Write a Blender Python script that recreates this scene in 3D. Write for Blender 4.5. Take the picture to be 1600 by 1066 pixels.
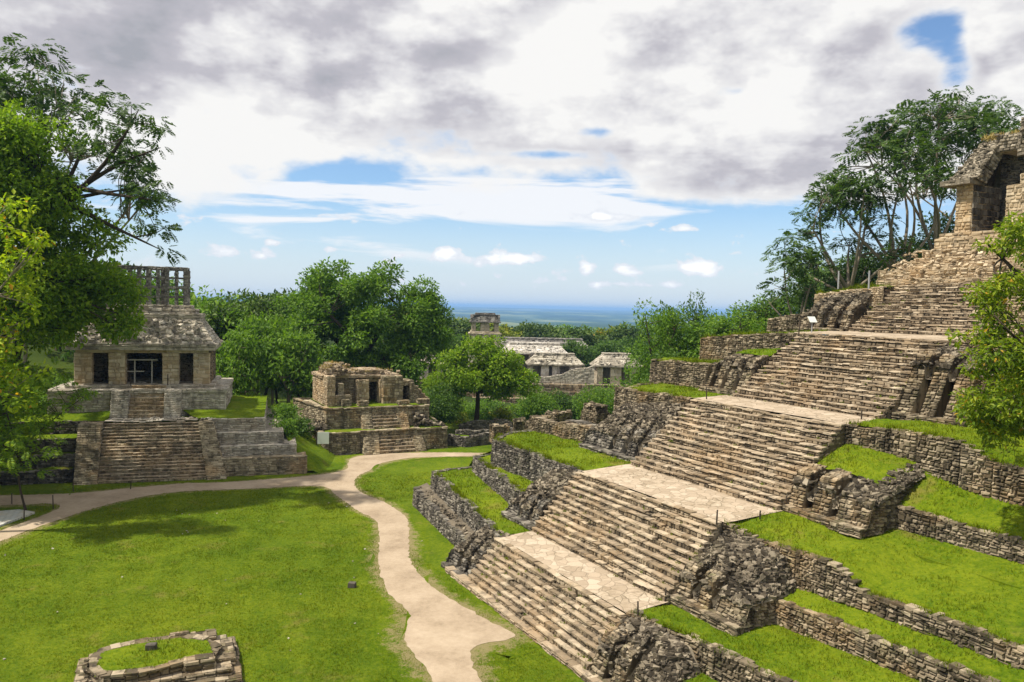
import bpy, math, random
import numpy as np
from mathutils import Matrix, Vector

for o in list(bpy.data.objects):
    bpy.data.objects.remove(o)
SC = bpy.context.scene
COL = SC.collection
R = math.radians

# ------------------------------------------------------------------ camera
CAM_H = 17.0
cam_d = bpy.data.cameras.new("camera")
cam_d.sensor_width = 36.0
cam_d.lens = 27.0
cam_d.clip_start = 0.2
cam_d.clip_end = 90000.0
cam = bpy.data.objects.new("camera", cam_d)
COL.objects.link(cam)
PITCH = math.atan((533 - 480.6) / 1200.0)
cam.matrix_world = (Matrix.Translation((0, 0, CAM_H)) @ Matrix.Rotation(R(90) - PITCH, 4, 'X')
                    @ Matrix.Rotation(R(1.35), 4, 'Z'))
SC.camera = cam

# ------------------------------------------------------------------ light
SUN_AZ, SUN_EL = -107.0, 60.0          # azimuth clockwise from the view direction (+Y)
sd = Vector((math.sin(R(SUN_AZ)) * math.cos(R(SUN_EL)), math.cos(R(SUN_AZ)) * math.cos(R(SUN_EL)), math.sin(R(SUN_EL))))
sun_l = bpy.data.lights.new("sun", 'SUN')
sun_l.energy = 5.0
sun_l.angle = R(1.2)
sun_l.color = (1.0, 0.93, 0.80)
sun = bpy.data.objects.new("sun", sun_l)
sun.rotation_euler = sd.to_track_quat('Z', 'Y').to_euler()
COL.objects.link(sun)
SC.view_settings.view_transform = 'Standard'
SC.view_settings.look = 'None'
SC.view_settings.exposure = 0.36
SC.view_settings.gamma = 1.0
SC.view_settings.use_curve_mapping = False
SC.cycles.max_bounces = 6
SC.cycles.diffuse_bounces = 3
SC.cycles.glossy_bounces = 1
SC.cycles.transmission_bounces = 3
SC.cycles.volume_bounces = 0
SC.cycles.transparent_max_bounces = 4


# ------------------------------------------------------------------ node helper
class NT:
    def __init__(self, tree):
        self.t = tree
        tree.nodes.clear()

    def n(self, typ, ins=None, **kw):
        nd = self.t.nodes.new(typ)
        for k, v in kw.items():
            setattr(nd, k, v)
        for k, v in (ins or {}).items():
            s = nd.inputs[k]
            if isinstance(v, bpy.types.NodeSocket):
                self.t.links.new(v, s)
            else:
                if isinstance(v, (tuple, list)) and len(v) == 3 and s.type == 'RGBA':
                    v = (*v, 1)
                s.default_value = v
        return nd

    def m(self, op, a, b=0.0, c=0.0, clamp=False):
        return self.n('ShaderNodeMath', {0: a, 1: b, 2: c}, operation=op, use_clamp=clamp).outputs[0]

    def mix(self, f, a, b, blend='MIX'):
        nd = self.n('ShaderNodeMix', data_type='RGBA', blend_type=blend)
        for s, v in ((nd.inputs['Factor'], f), (nd.inputs['A'], a), (nd.inputs['B'], b)):
            pass
        ins = [s for s in nd.inputs if s.enabled]
        for s, v in zip(ins, (f, a, b)):
            if isinstance(v, bpy.types.NodeSocket):
                self.t.links.new(v, s)
            else:
                s.default_value = (*v, 1) if isinstance(v, (tuple, list)) and len(v) == 3 else v
        return [s for s in nd.outputs if s.enabled][0]

    def ramp(self, f, stops, interp='LINEAR'):
        nd = self.n('ShaderNodeValToRGB', {0: f})
        cr = nd.color_ramp
        cr.interpolation = interp
        while len(cr.elements) < len(stops):
            cr.elements.new(0.5)
        for e, (p, c) in zip(cr.elements, stops):
            e.position = p
            e.color = (*c, 1) if isinstance(c, (tuple, list)) else (c, c, c, 1)
        return nd.outputs[0]

    def smooth(self, x, a, b):
        nd = self.n('ShaderNodeMapRange', {'Value': x, 'From Min': a, 'From Max': b}, interpolation_type='SMOOTHSTEP')
        return nd.outputs[0]

    def noise(self, vec, scale, detail=4.0, rough=0.55, dist=0.0):
        return self.n('ShaderNodeTexNoise', {'Vector': vec, 'Scale': scale, 'Detail': detail, 'Roughness': rough, 'Distortion': dist}).outputs[0]

    def link(self, a, b):
        self.t.links.new(a, b)


# ------------------------------------------------------------------ sky with clouds
world = bpy.data.worlds.new("World")
SC.world = world
world.use_nodes = True
N = NT(world.node_tree)
wout = N.n('ShaderNodeOutputWorld')
sky = N.n('ShaderNodeTexSky', sky_type='NISHITA')
sky.sun_disc = False
sky.sun_elevation = R(SUN_EL)
sky.sun_rotation = R(SUN_AZ)
sky.altitude = 200
sky.air_density = 1.0
sky.dust_density = 0.6
sky.ozone_density = 2.0
tc = N.n('ShaderNodeTexCoord')
dv = N.n('ShaderNodeVectorMath', {0: tc.outputs['Generated']}, operation='NORMALIZE').outputs[0]
sp = N.n('ShaderNodeSeparateXYZ', {0: dv})
X, Y, Z = sp.outputs
az = N.m('ARCTAN2', X, Y)
el = N.m('ARCSINE', Z)
zz = N.m('ADD', N.m('MAXIMUM', Z, 0.0), 0.10)
px, py = N.m('DIVIDE', X, zz), N.m('DIVIDE', Y, zz)
pl = N.n('ShaderNodeCombineXYZ', {0: px, 1: py, 2: 0.0}).outputs[0]
CLOUD = 7.5
fine = N.noise(pl, 2.1, 4.0, 0.60, 0.3)
# rounded billows, sampled on the dome itself
dsc = N.n('ShaderNodeVectorMath', {0: dv, 1: (1.0, 1.0, 1.7)}, operation='MULTIPLY').outputs[0]
bil = N.noise(dsc, 5.5, 5.0, 0.55)
bil2 = N.noise(N.n('ShaderNodeVectorMath', {0: dsc, 1: (-0.035, -0.01, 0.05)}, operation='ADD').outputs[0], 5.5, 5.0, 0.55)


def blob(u, v, ru, rv):
    """soft patch of sky; u,v give its direction (azimuth, elevation) in photo units, 1200 = one radian"""
    a = N.m('DIVIDE', N.m('SUBTRACT', az, math.atan((u - 800) / 1200.0)), ru / 1200.0)
    e = N.m('DIVIDE', N.m('SUBTRACT', el, math.atan((480 - v) / 1200.0)), rv / 1200.0)
    q = N.m('ADD', N.m('MULTIPLY', a, a), N.m('MULTIPLY', e, e))
    return N.m('EXPONENT', N.m('MULTIPLY', q, -1.0))


def total(lst):
    acc = None
    for w, b in lst:
        x = N.m('MULTIPLY', blob(*b), w)
        acc = x if acc is None else N.m('ADD', acc, x)
    return acc


# how much cloud stands where
sv = N.n('ShaderNodeCombineXYZ', {0: N.m('MULTIPLY', az, 3.0), 1: N.m('MULTIPLY', el, 26.0), 2: 1.3}).outputs[0]
lump = N.noise(dsc, 15.0, 4.0, 0.55)
streak = N.noise(sv, 1.0, 5.0, 0.58, 0.5)
sv2 = N.n('ShaderNodeCombineXYZ', {0: N.m('MULTIPLY', az, 4.2), 1: N.m('MULTIPLY', el, 8.0), 2: 6.1}).outputs[0]
mid = N.noise(sv2, 1.0, 6.0, 0.58)
midb = N.noise(N.n('ShaderNodeVectorMath', {0: sv2, 1: (-0.10, 0.16, 0.0)}, operation='ADD').outputs[0], 1.0, 6.0, 0.58)
upper = N.smooth(el, 0.10, 0.22)
dens = N.m('ADD', N.m('MULTIPLY', N.m('SUBTRACT', mid, 0.5), 2.2), N.m('ADD', N.m('MULTIPLY', N.m('SUBTRACT', bil, 0.5), 0.9), N.m('MULTIPLY', N.m('SUBTRACT', lump, 0.5), 0.5)))
cover = total([(-0.80, (1435, 88, 48, 34)), (-0.55, (1475, 130, 26, 50)), (-0.95, (1585, 24, 66, 34)), (-0.7, (1130, 152, 50, 16)), (-0.4, (850, 243, 60, 7)), (-0.35, (925, 207, 30, 8)),
               (-0.44, (520, 292, 230, 34)), (-0.40, (820, 332, 260, 26)), (0.3, (290, 140, 90, 70)), (-0.62, (1000, 374, 460, 44)), (-0.40, (640, 375, 250, 34)),
               (0.2, (1190, 190, 150, 130)), (0.40, (1060, 300, 190, 30)), (0.30, (330, 315, 110, 40)), (0.3, (640, 300, 200, 20)), (0.35, (1560, 110, 60, 40)), (0.28, (800, 256, 300, 22))])
dens = N.m('ADD', N.m('ADD', dens, cover), N.m('SUBTRACT', N.m('MULTIPLY', upper, 0.74), 0.24))
# small cumulus puffs low over the plain
pv = N.n('ShaderNodeCombineXYZ', {0: N.m('MULTIPLY', az, 34.0), 1: N.m('MULTIPLY', el, 52.0), 2: 3.7}).outputs[0]
puff = N.noise(pv, 1.0, 5.0, 0.55, 0.2)
pband = total([(0.62, (698, 399, 30, 13)), (0.60, (780, 405, 34, 12)), (0.52, (826, 403, 28, 9)), (0.56, (915, 415, 22, 9)), (0.56, (970, 417, 22, 11)),
               (0.66, (1085, 411, 32, 15)), (0.42, (1070, 355, 24, 5)), (0.5, (940, 337, 50, 8)), (0.40, (430, 392, 18, 5)), (0.45, (520, 398, 34, 6)),
               (0.40, (780, 430, 24, 7)), (0.40, (860, 436, 24, 6)), (0.40, (960, 440, 36, 7)), (0.36, (1040, 440, 40, 7)), (0.36, (360, 410, 60, 8)), (0.40, (620, 402, 14, 4)), (0.4, (1250, 420, 40, 9))])
puffd = N.m('ADD', N.m('MULTIPLY', N.m('SUBTRACT', puff, 0.5), 1.9), N.m('MULTIPLY', pband, 1.25))
pmask = N.m('MULTIPLY', N.smooth(puffd, 0.22, 0.42), N.smooth(el, 0.155, 0.12))
# long thin streaks between
sden = N.m('ADD', N.m('MULTIPLY', N.m('SUBTRACT', streak, 0.5), 2.2), total([(0.36, (330, 330, 190, 60)), (0.34, (700, 300, 190, 22)), (0.30, (650, 330, 220, 18)), (0.16, (1100, 310, 260, 20)), (-0.2, (520, 280, 90, 18))]))
smask = N.m('MULTIPLY', N.smooth(sden, 0.14, 0.40), N.m('MULTIPLY', N.smooth(el, 0.035, 0.085), N.smooth(el, 0.30, 0.20)))
cmask = N.smooth(dens, -0.16, 0.26)
thick = N.smooth(dens, 0.02, 0.45)
lit = N.m('MULTIPLY', N.m('ADD', N.m('MULTIPLY', N.m('SUBTRACT', mid, midb), 1.0), N.m('SUBTRACT', bil, bil2)), 1.7)
dark = total([(0.40, (190, 150, 120, 55)), (0.16, (200, 70, 260, 80)), (0.26, (560, 80, 240, 70)), (0.26, (280, 40, 220, 50)), (0.20, (960, 30, 130, 40)), (0.26, (740, 185, 170, 32)), (0.14, (1230, 230, 150, 80)), (0.16, (1100, 295, 130, 22)), (0.12, (640, 240, 120, 16)),
              (-0.62, (840, 80, 90, 60)), (-0.40, (310, 185, 60, 34)), (-0.50, (400, 240, 150, 34)), (-0.35, (760, 262, 260, 22)), (-0.30, (930, 180, 120, 60)), (-0.3, (118, 55, 26, 18)), (0.2, (1400, 20, 200, 40)),
              (-0.4, (300, 330, 220, 50)), (-0.2, (1130, 190, 50, 30))])
shade = N.m('ADD', N.m('SUBTRACT', 0.19, lit), dark)
shade = N.m('ADD', shade, N.m('MULTIPLY', N.m('SUBTRACT', fine, 0.5), 0.10))
shade = N.m('ADD', shade, N.m('ADD', N.m('MULTIPLY', N.m('SUBTRACT', 0.5, bil), 0.75), N.m('ADD', N.m('MULTIPLY', N.m('SUBTRACT', 0.5, mid), 0.7), N.m('MULTIPLY', N.m('SUBTRACT', 0.5, lump), 0.6))))
shade = N.m('ADD', shade, N.m('MULTIPLY', N.m('MULTIPLY', N.m('SUBTRACT', 0.5, streak), 1.0), N.smooth(el, 0.34, 0.14)))
shade = N.m('MULTIPLY', shade, N.m('ADD', N.m('MULTIPLY', thick, 0.85), 0.15), 0.0, True)
ccol = N.ramp(shade, [(0.0, (1.0, 0.99, 0.97)), (0.28, (0.80, 0.79, 0.81)), (0.55, (0.58, 0.565, 0.615)), (0.80, (0.50, 0.495, 0.545)), (1.0, (0.42, 0.43, 0.475))])
ccol = N.n('ShaderNodeVectorMath', {0: ccol, 3: CLOUD}, operation='SCALE').outputs[0]
haze_f = N.m('MULTIPLY', N.smooth(el, 0.15, 0.0), 0.78)
skyc = N.n('ShaderNodeVectorMath', {0: N.mix(1.0, sky.outputs[0], (0.86, 0.98, 1.08), 'MULTIPLY'), 3: 1.15}, operation='SCALE').outputs[0]
skyc = N.mix(haze_f, skyc, (6.0, 6.5, 7.1))
c0 = N.mix(N.m('MULTIPLY', smask, 0.9), skyc, (7.7, 7.7, 7.8))
c1 = N.mix(cmask, c0, ccol)
pcol = N.mix(N.m('ADD', N.smooth(puffd, 0.35, 0.8), 0.1, clamp=True), (6.3, 6.6, 7.1), (8.8, 8.75, 8.7))
c2 = N.mix(N.m('MULTIPLY', pmask, N.m('MULTIPLY', N.smooth(el, 0.012, 0.03), 0.92)), c1, pcol)
below = N.smooth(el, -0.01, -0.05)
c3 = N.mix(below, c2, (1.2, 1.5, 1.0))
world.cycles.sampling_method = 'MANUAL'
world.cycles.sample_map_resolution = 256
bg = N.n('ShaderNodeBackground', {'Color': c3, 'Strength': 0.1})
N.link(bg.outputs[0], wout.inputs[0])


# ------------------------------------------------------------------ materials
def new_mat(name):
    m = bpy.data.materials.new(name)
    m.use_nodes = True
    return m, NT(m.node_tree)


def stone_mat(name, dark, mid, light, stain=0.5, soil=(0.03, 0.026, 0.02), moss=0.12, bump=0.5, scale=1.0, warm=0.0):
    m, n = new_mat(name)
    geo = n.n('ShaderNodeNewGeometry')
    pos = geo.outputs['Position']
    rnd = geo.outputs['Random Per Island']
    n1 = n.noise(pos, 0.35 * scale, 5, 0.6)
    n2 = n.noise(pos, 2.6 * scale, 6, 0.65)
    n3 = n.noise(pos, 14 * scale, 5, 0.7)
    base = n.ramp(n.m('ADD', n.m('MULTIPLY', rnd, 0.75), n.m('MULTIPLY', n3, 0.3)), [(0.12, dark), (0.5, mid), (0.92, light)])
    base = n.mix(n.m('MULTIPLY', n.smooth(n2, 0.55, 0.72), 0.45), base, light)
    if warm:
        base = n.mix(n.m('MULTIPLY', n.smooth(n1, 0.48, 0.66), warm), base, (0.42, 0.25, 0.10), 'MIX')
    # dark algae: broad patches and drips that run down the face
    mp = n.n('ShaderNodeMapping', {'Vector': pos, 'Scale': (1.7, 1.7, 0.28)}).outputs[0]
    drip = n.noise(mp, 0.9 * scale, 6, 0.65)
    al = n.m('MULTIPLY', n.smooth(n.m('ADD', n.m('MULTIPLY', drip, 0.65), n.m('MULTIPLY', n2, 0.35)), 0.46, 0.62), stain)
    base = n.mix(al, base, soil)
    if moss:
        up = n.n('ShaderNodeSeparateXYZ', {0: geo.outputs['Normal']}).outputs[2]
        mo = n.m('MULTIPLY', n.m('MULTIPLY', n.smooth(up, 0.2, 0.9), n.smooth(n.noise(pos, 1.1, 5, 0.7), 0.52, 0.68)), moss)
        base = n.mix(mo, base, (0.09, 0.12, 0.02))
    lich = n.n('ShaderNodeTexVoronoi', {'Vector': pos, 'Scale': 3.3 * scale, 'Randomness': 1.0}).outputs['Distance']
    lc = n.m('MULTIPLY', n.m('MULTIPLY', n.smooth(lich, 0.22, 0.12), n.smooth(n1, 0.42, 0.6)), 0.45)
    base = n.mix(lc, base, light)
    hgt = n.m('ADD', n.m('MULTIPLY', n3, 0.6), n.m('MULTIPLY', n.noise(pos, 45 * scale, 3, 0.6), 0.25))
    bp = n.n('ShaderNodeBump', {'Height': hgt, 'Strength': bump, 'Distance': 0.06})
    b = n.n('ShaderNodeBsdfPrincipled', {'Base Color': base, 'Roughness': 0.92, 'Specular IOR Level': 0.15, 'Normal': bp.outputs[0]})
    out = n.n('ShaderNodeOutputMaterial')
    n.link(b.outputs[0], out.inputs[0])
    return m


M = {}
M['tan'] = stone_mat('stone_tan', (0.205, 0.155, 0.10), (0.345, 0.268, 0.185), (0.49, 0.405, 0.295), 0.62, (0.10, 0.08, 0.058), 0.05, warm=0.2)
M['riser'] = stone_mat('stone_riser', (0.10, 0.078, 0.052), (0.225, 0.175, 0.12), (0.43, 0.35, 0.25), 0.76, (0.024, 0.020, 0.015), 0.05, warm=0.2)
M['warm'] = stone_mat('stone_warm', (0.26, 0.20, 0.13), (0.44, 0.34, 0.22), (0.60, 0.50, 0.36), 0.45, (0.09, 0.07, 0.05), 0.03, warm=0.35)
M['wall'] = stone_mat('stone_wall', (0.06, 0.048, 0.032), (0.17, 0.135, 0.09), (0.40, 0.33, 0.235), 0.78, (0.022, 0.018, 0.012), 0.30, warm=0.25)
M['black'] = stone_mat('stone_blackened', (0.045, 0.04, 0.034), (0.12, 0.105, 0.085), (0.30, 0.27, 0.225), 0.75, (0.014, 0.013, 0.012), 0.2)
M['rubble'] = stone_mat('stone_rubble', (0.026, 0.021, 0.015), (0.095, 0.077, 0.055), (0.32, 0.27, 0.20), 0.55, (0.016, 0.014, 0.012), 0.10)
M['xiv'] = stone_mat('stone_mellow', (0.11, 0.09, 0.06), (0.28, 0.23, 0.155), (0.48, 0.41, 0.29), 0.66, (0.035, 0.029, 0.02), 0.15, warm=0.4)
M['pale'] = stone_mat('stone_pale', (0.28, 0.25, 0.20), (0.44, 0.40, 0.33), (0.62, 0.57, 0.48), 0.62, (0.075, 0.066, 0.056), 0.04, warm=0.15)
M['pier'] = stone_mat('stone_pier', (0.34, 0.27, 0.17), (0.50, 0.41, 0.28), (0.62, 0.54, 0.41), 0.38, (0.12, 0.10, 0.075), 0.0, warm=0.35)
M['roof'] = stone_mat('stone_roof', (0.24, 0.21, 0.165), (0.41, 0.365, 0.29), (0.60, 0.55, 0.46), 0.70, (0.055, 0.05, 0.045), 0.05, bump=0.9, scale=0.8)
M['oldroof'] = stone_mat('stone_old_roof', (0.10, 0.085, 0.062), (0.26, 0.22, 0.165), (0.48, 0.42, 0.33), 0.75, (0.032, 0.027, 0.02), 0.25, bump=0.9)
M['plaster'] = stone_mat('stone_plaster', (0.42, 0.38, 0.32), (0.55, 0.51, 0.45), (0.70, 0.66, 0.60), 0.70, (0.13, 0.12, 0.11), 0.0)
M['comb'] = stone_mat('stone_comb', (0.12, 0.11, 0.10), (0.25, 0.23, 0.21), (0.42, 0.40, 0.36), 0.7, (0.045, 0.042, 0.04), 0.0)
M['tower'] = stone_mat('stone_tower', (0.38, 0.32, 0.23), (0.52, 0.45, 0.34), (0.64, 0.58, 0.47), 0.40, (0.15, 0.13, 0.10), 0.0)


def simple_mat(name, col, rough=0.8, var=0.25, scale=6.0, metal=0.0):
    m, n = new_mat(name)
    geo = n.n('ShaderNodeNewGeometry')
    f = n.noise(geo.outputs['Position'], scale, 5, 0.6)
    c = n.mix(f, tuple(x * (1 - var) for x in col), tuple(min(1, x * (1 + var)) for x in col))
    bp = n.n('ShaderNodeBump', {'Height': f, 'Strength': 0.25, 'Distance': 0.03})
    b = n.n('ShaderNodeBsdfPrincipled', {'Base Color': c, 'Roughness': rough, 'Metallic': metal, 'Specular IOR Level': 0.2, 'Normal': bp.outputs[0]})
    n.link(b.outputs[0], n.n('ShaderNodeOutputMaterial').inputs[0])
    return m


M['bark'] = simple_mat('bark_dark', (0.055, 0.042, 0.030), 0.95, 0.5, 9)
M['bark_pale'] = simple_mat('bark_pale', (0.24, 0.20, 0.15), 0.95, 0.4, 7)
M['post'] = simple_mat('dark_wood', (0.05, 0.038, 0.028), 0.9, 0.4, 20)
M['metal'] = simple_mat('grey_metal', (0.36, 0.36, 0.37), 0.55, 0.15, 8, 0.3)
M['sign'] = simple_mat('sign_white', (0.66, 0.69, 0.64), 0.6, 0.06, 3)
M['beam'] = simple_mat('grey_beam', (0.50, 0.47, 0.42), 0.8, 0.2, 9)


def paving_mat():
    m, n = new_mat('flagstones')
    geo = n.n('ShaderNodeNewGeometry')
    pos = geo.outputs['Position']
    wb = n.n('ShaderNodeTexNoise', {'Vector': pos, 'Scale': 1.6, 'Detail': 2.0})
    off = n.n('ShaderNodeVectorMath', {0: wb.outputs['Color'], 3: 0.30}, operation='SCALE').outputs[0]
    p2 = n.n('ShaderNodeVectorMath', {0: pos, 1: off}, operation='ADD').outputs[0]
    p2 = n.n('ShaderNodeMapping', {'Vector': p2, 'Scale': (1, 1, 0.2)}).outputs[0]
    edge = n.n('ShaderNodeTexVoronoi', {'Vector': p2, 'Scale': 1.7}, feature='DISTANCE_TO_EDGE').outputs['Distance']
    cell = n.n('ShaderNodeTexVoronoi', {'Vector': p2, 'Scale': 1.7}).outputs['Color']
    cr = n.n('ShaderNodeSeparateColor', {0: cell}).outputs[0]
    n2 = n.noise(pos, 5, 6, 0.65)
    n1 = n.noise(pos, 0.5, 5, 0.6)
    c = n.ramp(n.m('ADD', n.m('MULTIPLY', cr, 0.7), n.m('MULTIPLY', n2, 0.3)), [(0.1, (0.31, 0.245, 0.175)), (0.5, (0.40, 0.32, 0.235)), (0.95, (0.48, 0.40, 0.305))])
    c = n.mix(n.m('MULTIPLY', n.smooth(n.m('ADD', n.m('MULTIPLY', n1, .5), n.m('MULTIPLY', n2, .5)), 0.47, 0.62), 0.6), c, (0.22, 0.17, 0.11))
    j = n.smooth(edge, 0.035, 0.012)
    c = n.mix(n.m('MULTIPLY', j, n.m('ADD', .25, n.m('MULTIPLY', n.smooth(n1, .35, .65), .5))), c, (0.13, 0.105, 0.065))
    h = n.m('ADD', n.m('MULTIPLY', n.smooth(edge, 0.0, 0.06), 1.0), n.m('MULTIPLY', n.m('ADD', n2, cr), 0.3))
    bp = n.n('ShaderNodeBump', {'Height': h, 'Strength': 0.6, 'Distance': 0.04})
    b = n.n('ShaderNodeBsdfPrincipled', {'Base Color': c, 'Roughness': 0.9, 'Specular IOR Level': 0.2, 'Normal': bp.outputs[0]})
    n.link(b.outputs[0], n.n('ShaderNodeOutputMaterial').inputs[0])
    return m


M['paving'] = paving_mat()


def grass_color(n, pos, tint=1.0, dry=0.3):
    a = n.noise(pos, 0.09, 4, 0.55)
    b = n.noise(pos, 0.7, 6, 0.65)
    c = n.noise(pos, 4.2, 6, 0.75)
    f = n.m('ADD', n.m('ADD', n.m('MULTIPLY', a, 0.36), n.m('MULTIPLY', b, 0.30)), n.m('MULTIPLY', c, 0.62))
    col = n.ramp(f, [(0.44, (0.032 * tint, 0.066 * tint, 0.003)), (0.58, (0.088 * tint, 0.150 * tint, 0.004)), (0.76, (0.190 * tint, 0.240 * tint, 0.009))])
    d = n.m('MULTIPLY', n.smooth(n.noise(pos, 0.33, 6, 0.7), 0.56, 0.72), dry)
    w = n.m('MULTIPLY', n.smooth(n.noise(pos, 1.9, 5, 0.7), 0.60, 0.70), 0.55)      # darker broad-leaved weeds
    col = n.mix(w, col, (0.045, 0.10, 0.008))
    return n.mix(d, col, (0.21, 0.165, 0.045)), c


def grass_mat(name, tint=1.0, dry=0.3, terrain=False):
    m, n = new_mat(name)
    geo = n.n('ShaderNodeNewGeometry')
    pos = geo.outputs['Position']
    col, c = grass_color(n, pos, tint, dry)
    if terrain:   # away from the plaza the ground is forest floor, then a far plain of fields and woods
        s = n.n('ShaderNodeSeparateXYZ', {0: pos})
        d = n.m('SQRT', n.m('ADD', n.m('MULTIPLY', s.outputs[0], s.outputs[0]), n.m('MULTIPLY', s.outputs[1], s.outputs[1])))
        woods = n.ramp(n.noise(pos, 0.03, 6, 0.7), [(0.35, (0.018, 0.036, 0.006)), (0.65, (0.06, 0.085, 0.016))])
        mp = n.n('ShaderNodeMapping', {'Vector': pos, 'Scale': (1.0, 0.45, 1.0)}).outputs[0]
        fields = n.ramp(n.noise(mp, 0.0011, 9, 0.62), [(0.40, (0.016, 0.036, 0.012)), (0.50, (0.035, 0.07, 0.018)), (0.56, (0.13, 0.16, 0.05)), (0.70, (0.26, 0.25, 0.12))])
        far = n.mix(n.smooth(d, 900, 1800), woods, fields)
        col = n.mix(n.smooth(d, 118, 150), col, far)
    h = n.m('ADD', c, n.m('MULTIPLY', n.noise(pos, 28, 4, 0.7), 0.6))
    bp = n.n('ShaderNodeBump', {'Height': h, 'Strength': 0.8, 'Distance': 0.10})
    b = n.n('ShaderNodeBsdfPrincipled', {'Base Color': col, 'Roughness': 0.95, 'Specular IOR Level': 0.08, 'Normal': bp.outputs[0]})
    n.link(b.outputs[0], n.n('ShaderNodeOutputMaterial').inputs[0])
    return m


M['grass'] = grass_mat('turf', 0.86, 0.6)
M['ground'] = grass_mat('lawn', 0.78, 0.5, True)


def blade_mat():
    m, n = new_mat('grass_blade')
    geo = n.n('ShaderNodeNewGeometry')
    col, c = grass_color(n, geo.outputs['Position'], 0.96, 0.4)
    col = n.mix(n.m('MULTIPLY', geo.outputs['Random Per Island'], 0.5), col, (0.22, 0.24, 0.016))
    d = n.n('ShaderNodeBsdfDiffuse', {'Color': col})
    t = n.n('ShaderNodeBsdfTranslucent', {'Color': col})
    x = n.n('ShaderNodeMixShader', {0: 0.35, 1: d.outputs[0], 2: t.outputs[0]})
    n.link(x.outputs[0], n.n('ShaderNodeOutputMaterial').inputs[0])
    return m


M['blade'] = blade_mat()


def path_mat():
    m, n = new_mat('gravel_path')
    pos = n.n('ShaderNodeNewGeometry').outputs['Position']
    a = n.noise(pos, 0.35, 5, 0.6)
    b = n.noise(pos, 3.0, 6, 0.7)
    c = n.noise(pos, 30.0, 4, 0.7)
    f = n.m('ADD', n.m('ADD', n.m('MULTIPLY', a, 0.5), n.m('MULTIPLY', b, 0.3)), n.m('MULTIPLY', c, 0.35))
    col = n.ramp(f, [(0.40, (0.20, 0.15, 0.10)), (0.58, (0.35, 0.275, 0.195)), (0.80, (0.48, 0.39, 0.29))])
    bp = n.n('ShaderNodeBump', {'Height': n.m('ADD', c, b), 'Strength': 0.5, 'Distance': 0.03})
    s = n.n('ShaderNodeBsdfPrincipled', {'Base Color': col, 'Roughness': 0.95, 'Specular IOR Level': 0.1, 'Normal': bp.outputs[0]})
    n.link(s.outputs[0], n.n('ShaderNodeOutputMaterial').inputs[0])
    return m


M['path'] = path_mat()


def worn_mat():
    m, n = new_mat('worn_turf')
    pos = n.n('ShaderNodeNewGeometry').outputs['Position']
    g, c = grass_color(n, pos, 0.78, 0.5)
    wear = n.n('ShaderNodeAttribute', attribute_name='wear').outputs['Fac']
    f = n.m('ADD', n.m('MULTIPLY', n.noise(pos, 1.4, 6, .7), .7), n.m('MULTIPLY', n.noise(pos, 9.0, 5, .7), .5))
    f = n.smooth(n.m('ADD', f, n.m('MULTIPLY', n.m('SUBTRACT', wear, .5), .34)), .57, .74)
    col = n.mix(n.m('MULTIPLY', f, .85), g, (0.25, 0.20, 0.105))
    bp = n.n('ShaderNodeBump', {'Height': n.m('ADD', c, n.m('MULTIPLY', n.noise(pos, 28, 4, 0.7), 0.6)), 'Strength': 0.8, 'Distance': 0.10})
    b = n.n('ShaderNodeBsdfPrincipled', {'Base Color': col, 'Roughness': 0.95, 'Specular IOR Level': 0.05, 'Normal': bp.outputs[0]})
    n.link(b.outputs[0], n.n('ShaderNodeOutputMaterial').inputs[0])
    return m


M['worn'] = worn_mat()


def leaf_mat(name, dark, mid, light, trans=0.4, accent=None):
    m, n = new_mat(name)
    geo = n.n('ShaderNodeNewGeometry')
    rnd = geo.outputs['Random Per Island']
    big = n.noise(geo.outputs['Position'], 0.32, 3, 0.5)
    f = n.m('ADD', n.m('MULTIPLY', rnd, 0.6), n.m('MULTIPLY', big, 0.55))
    col = n.ramp(f, [(0.25, dark), (0.55, mid), (0.9, light)])
    if accent:
        col = n.mix(n.smooth(rnd, 0.965, 0.97), col, accent)
    d = n.n('ShaderNodeBsdfPrincipled', {'Base Color': col, 'Roughness': 0.55, 'Specular IOR Level': 0.25})
    t = n.n('ShaderNodeBsdfTranslucent', {'Color': n.mix(1.0, col, (1.25, 1.35, 0.6), 'MULTIPLY')})
    x = n.n('ShaderNodeMixShader', {0: trans, 1: d.outputs[0], 2: t.outputs[0]})
    n.link(x.outputs[0], n.n('ShaderNodeOutputMaterial').inputs[0])
    return m


M['leaf_deep'] = leaf_mat('leaf_deep', (0.027, 0.062, 0.010), (0.062, 0.125, 0.018), (0.125, 0.213, 0.027))
M['leaf_mid'] = leaf_mat('leaf_mid', (0.051, 0.109, 0.012), (0.109, 0.210, 0.020), (0.203, 0.319, 0.029))
M['leaf_bright'] = leaf_mat('leaf_bright', (0.084, 0.156, 0.010), (0.156, 0.264, 0.014), (0.276, 0.372, 0.022), 0.45)
M['leaf_yellow'] = leaf_mat('leaf_yellow', (0.13, 0.23, 0.008), (0.27, 0.37, 0.012), (0.44, 0.50, 0.02), 0.45, (0.55, 0.30, 0.02))
M['leaf_frond'] = leaf_mat('leaf_frond', (0.023, 0.055, 0.013), (0.052, 0.104, 0.021), (0.111, 0.176, 0.031), 0.3)
M['leaf_far'] = leaf_mat('leaf_far', (0.024, 0.050, 0.010), (0.054, 0.102, 0.017), (0.120, 0.174, 0.029), 0.25)
M['leaf_olive'] = leaf_mat('leaf_olive', (0.075, 0.106, 0.013), (0.163, 0.206, 0.020), (0.312, 0.325, 0.037), 0.4, (0.45, 0.28, 0.03))
M['leaf_over'] = leaf_mat('leaf_over', (0.07, 0.13, 0.010), (0.17, 0.25, 0.014), (0.33, 0.38, 0.025), 0.45, (0.50, 0.30, 0.03))
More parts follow.
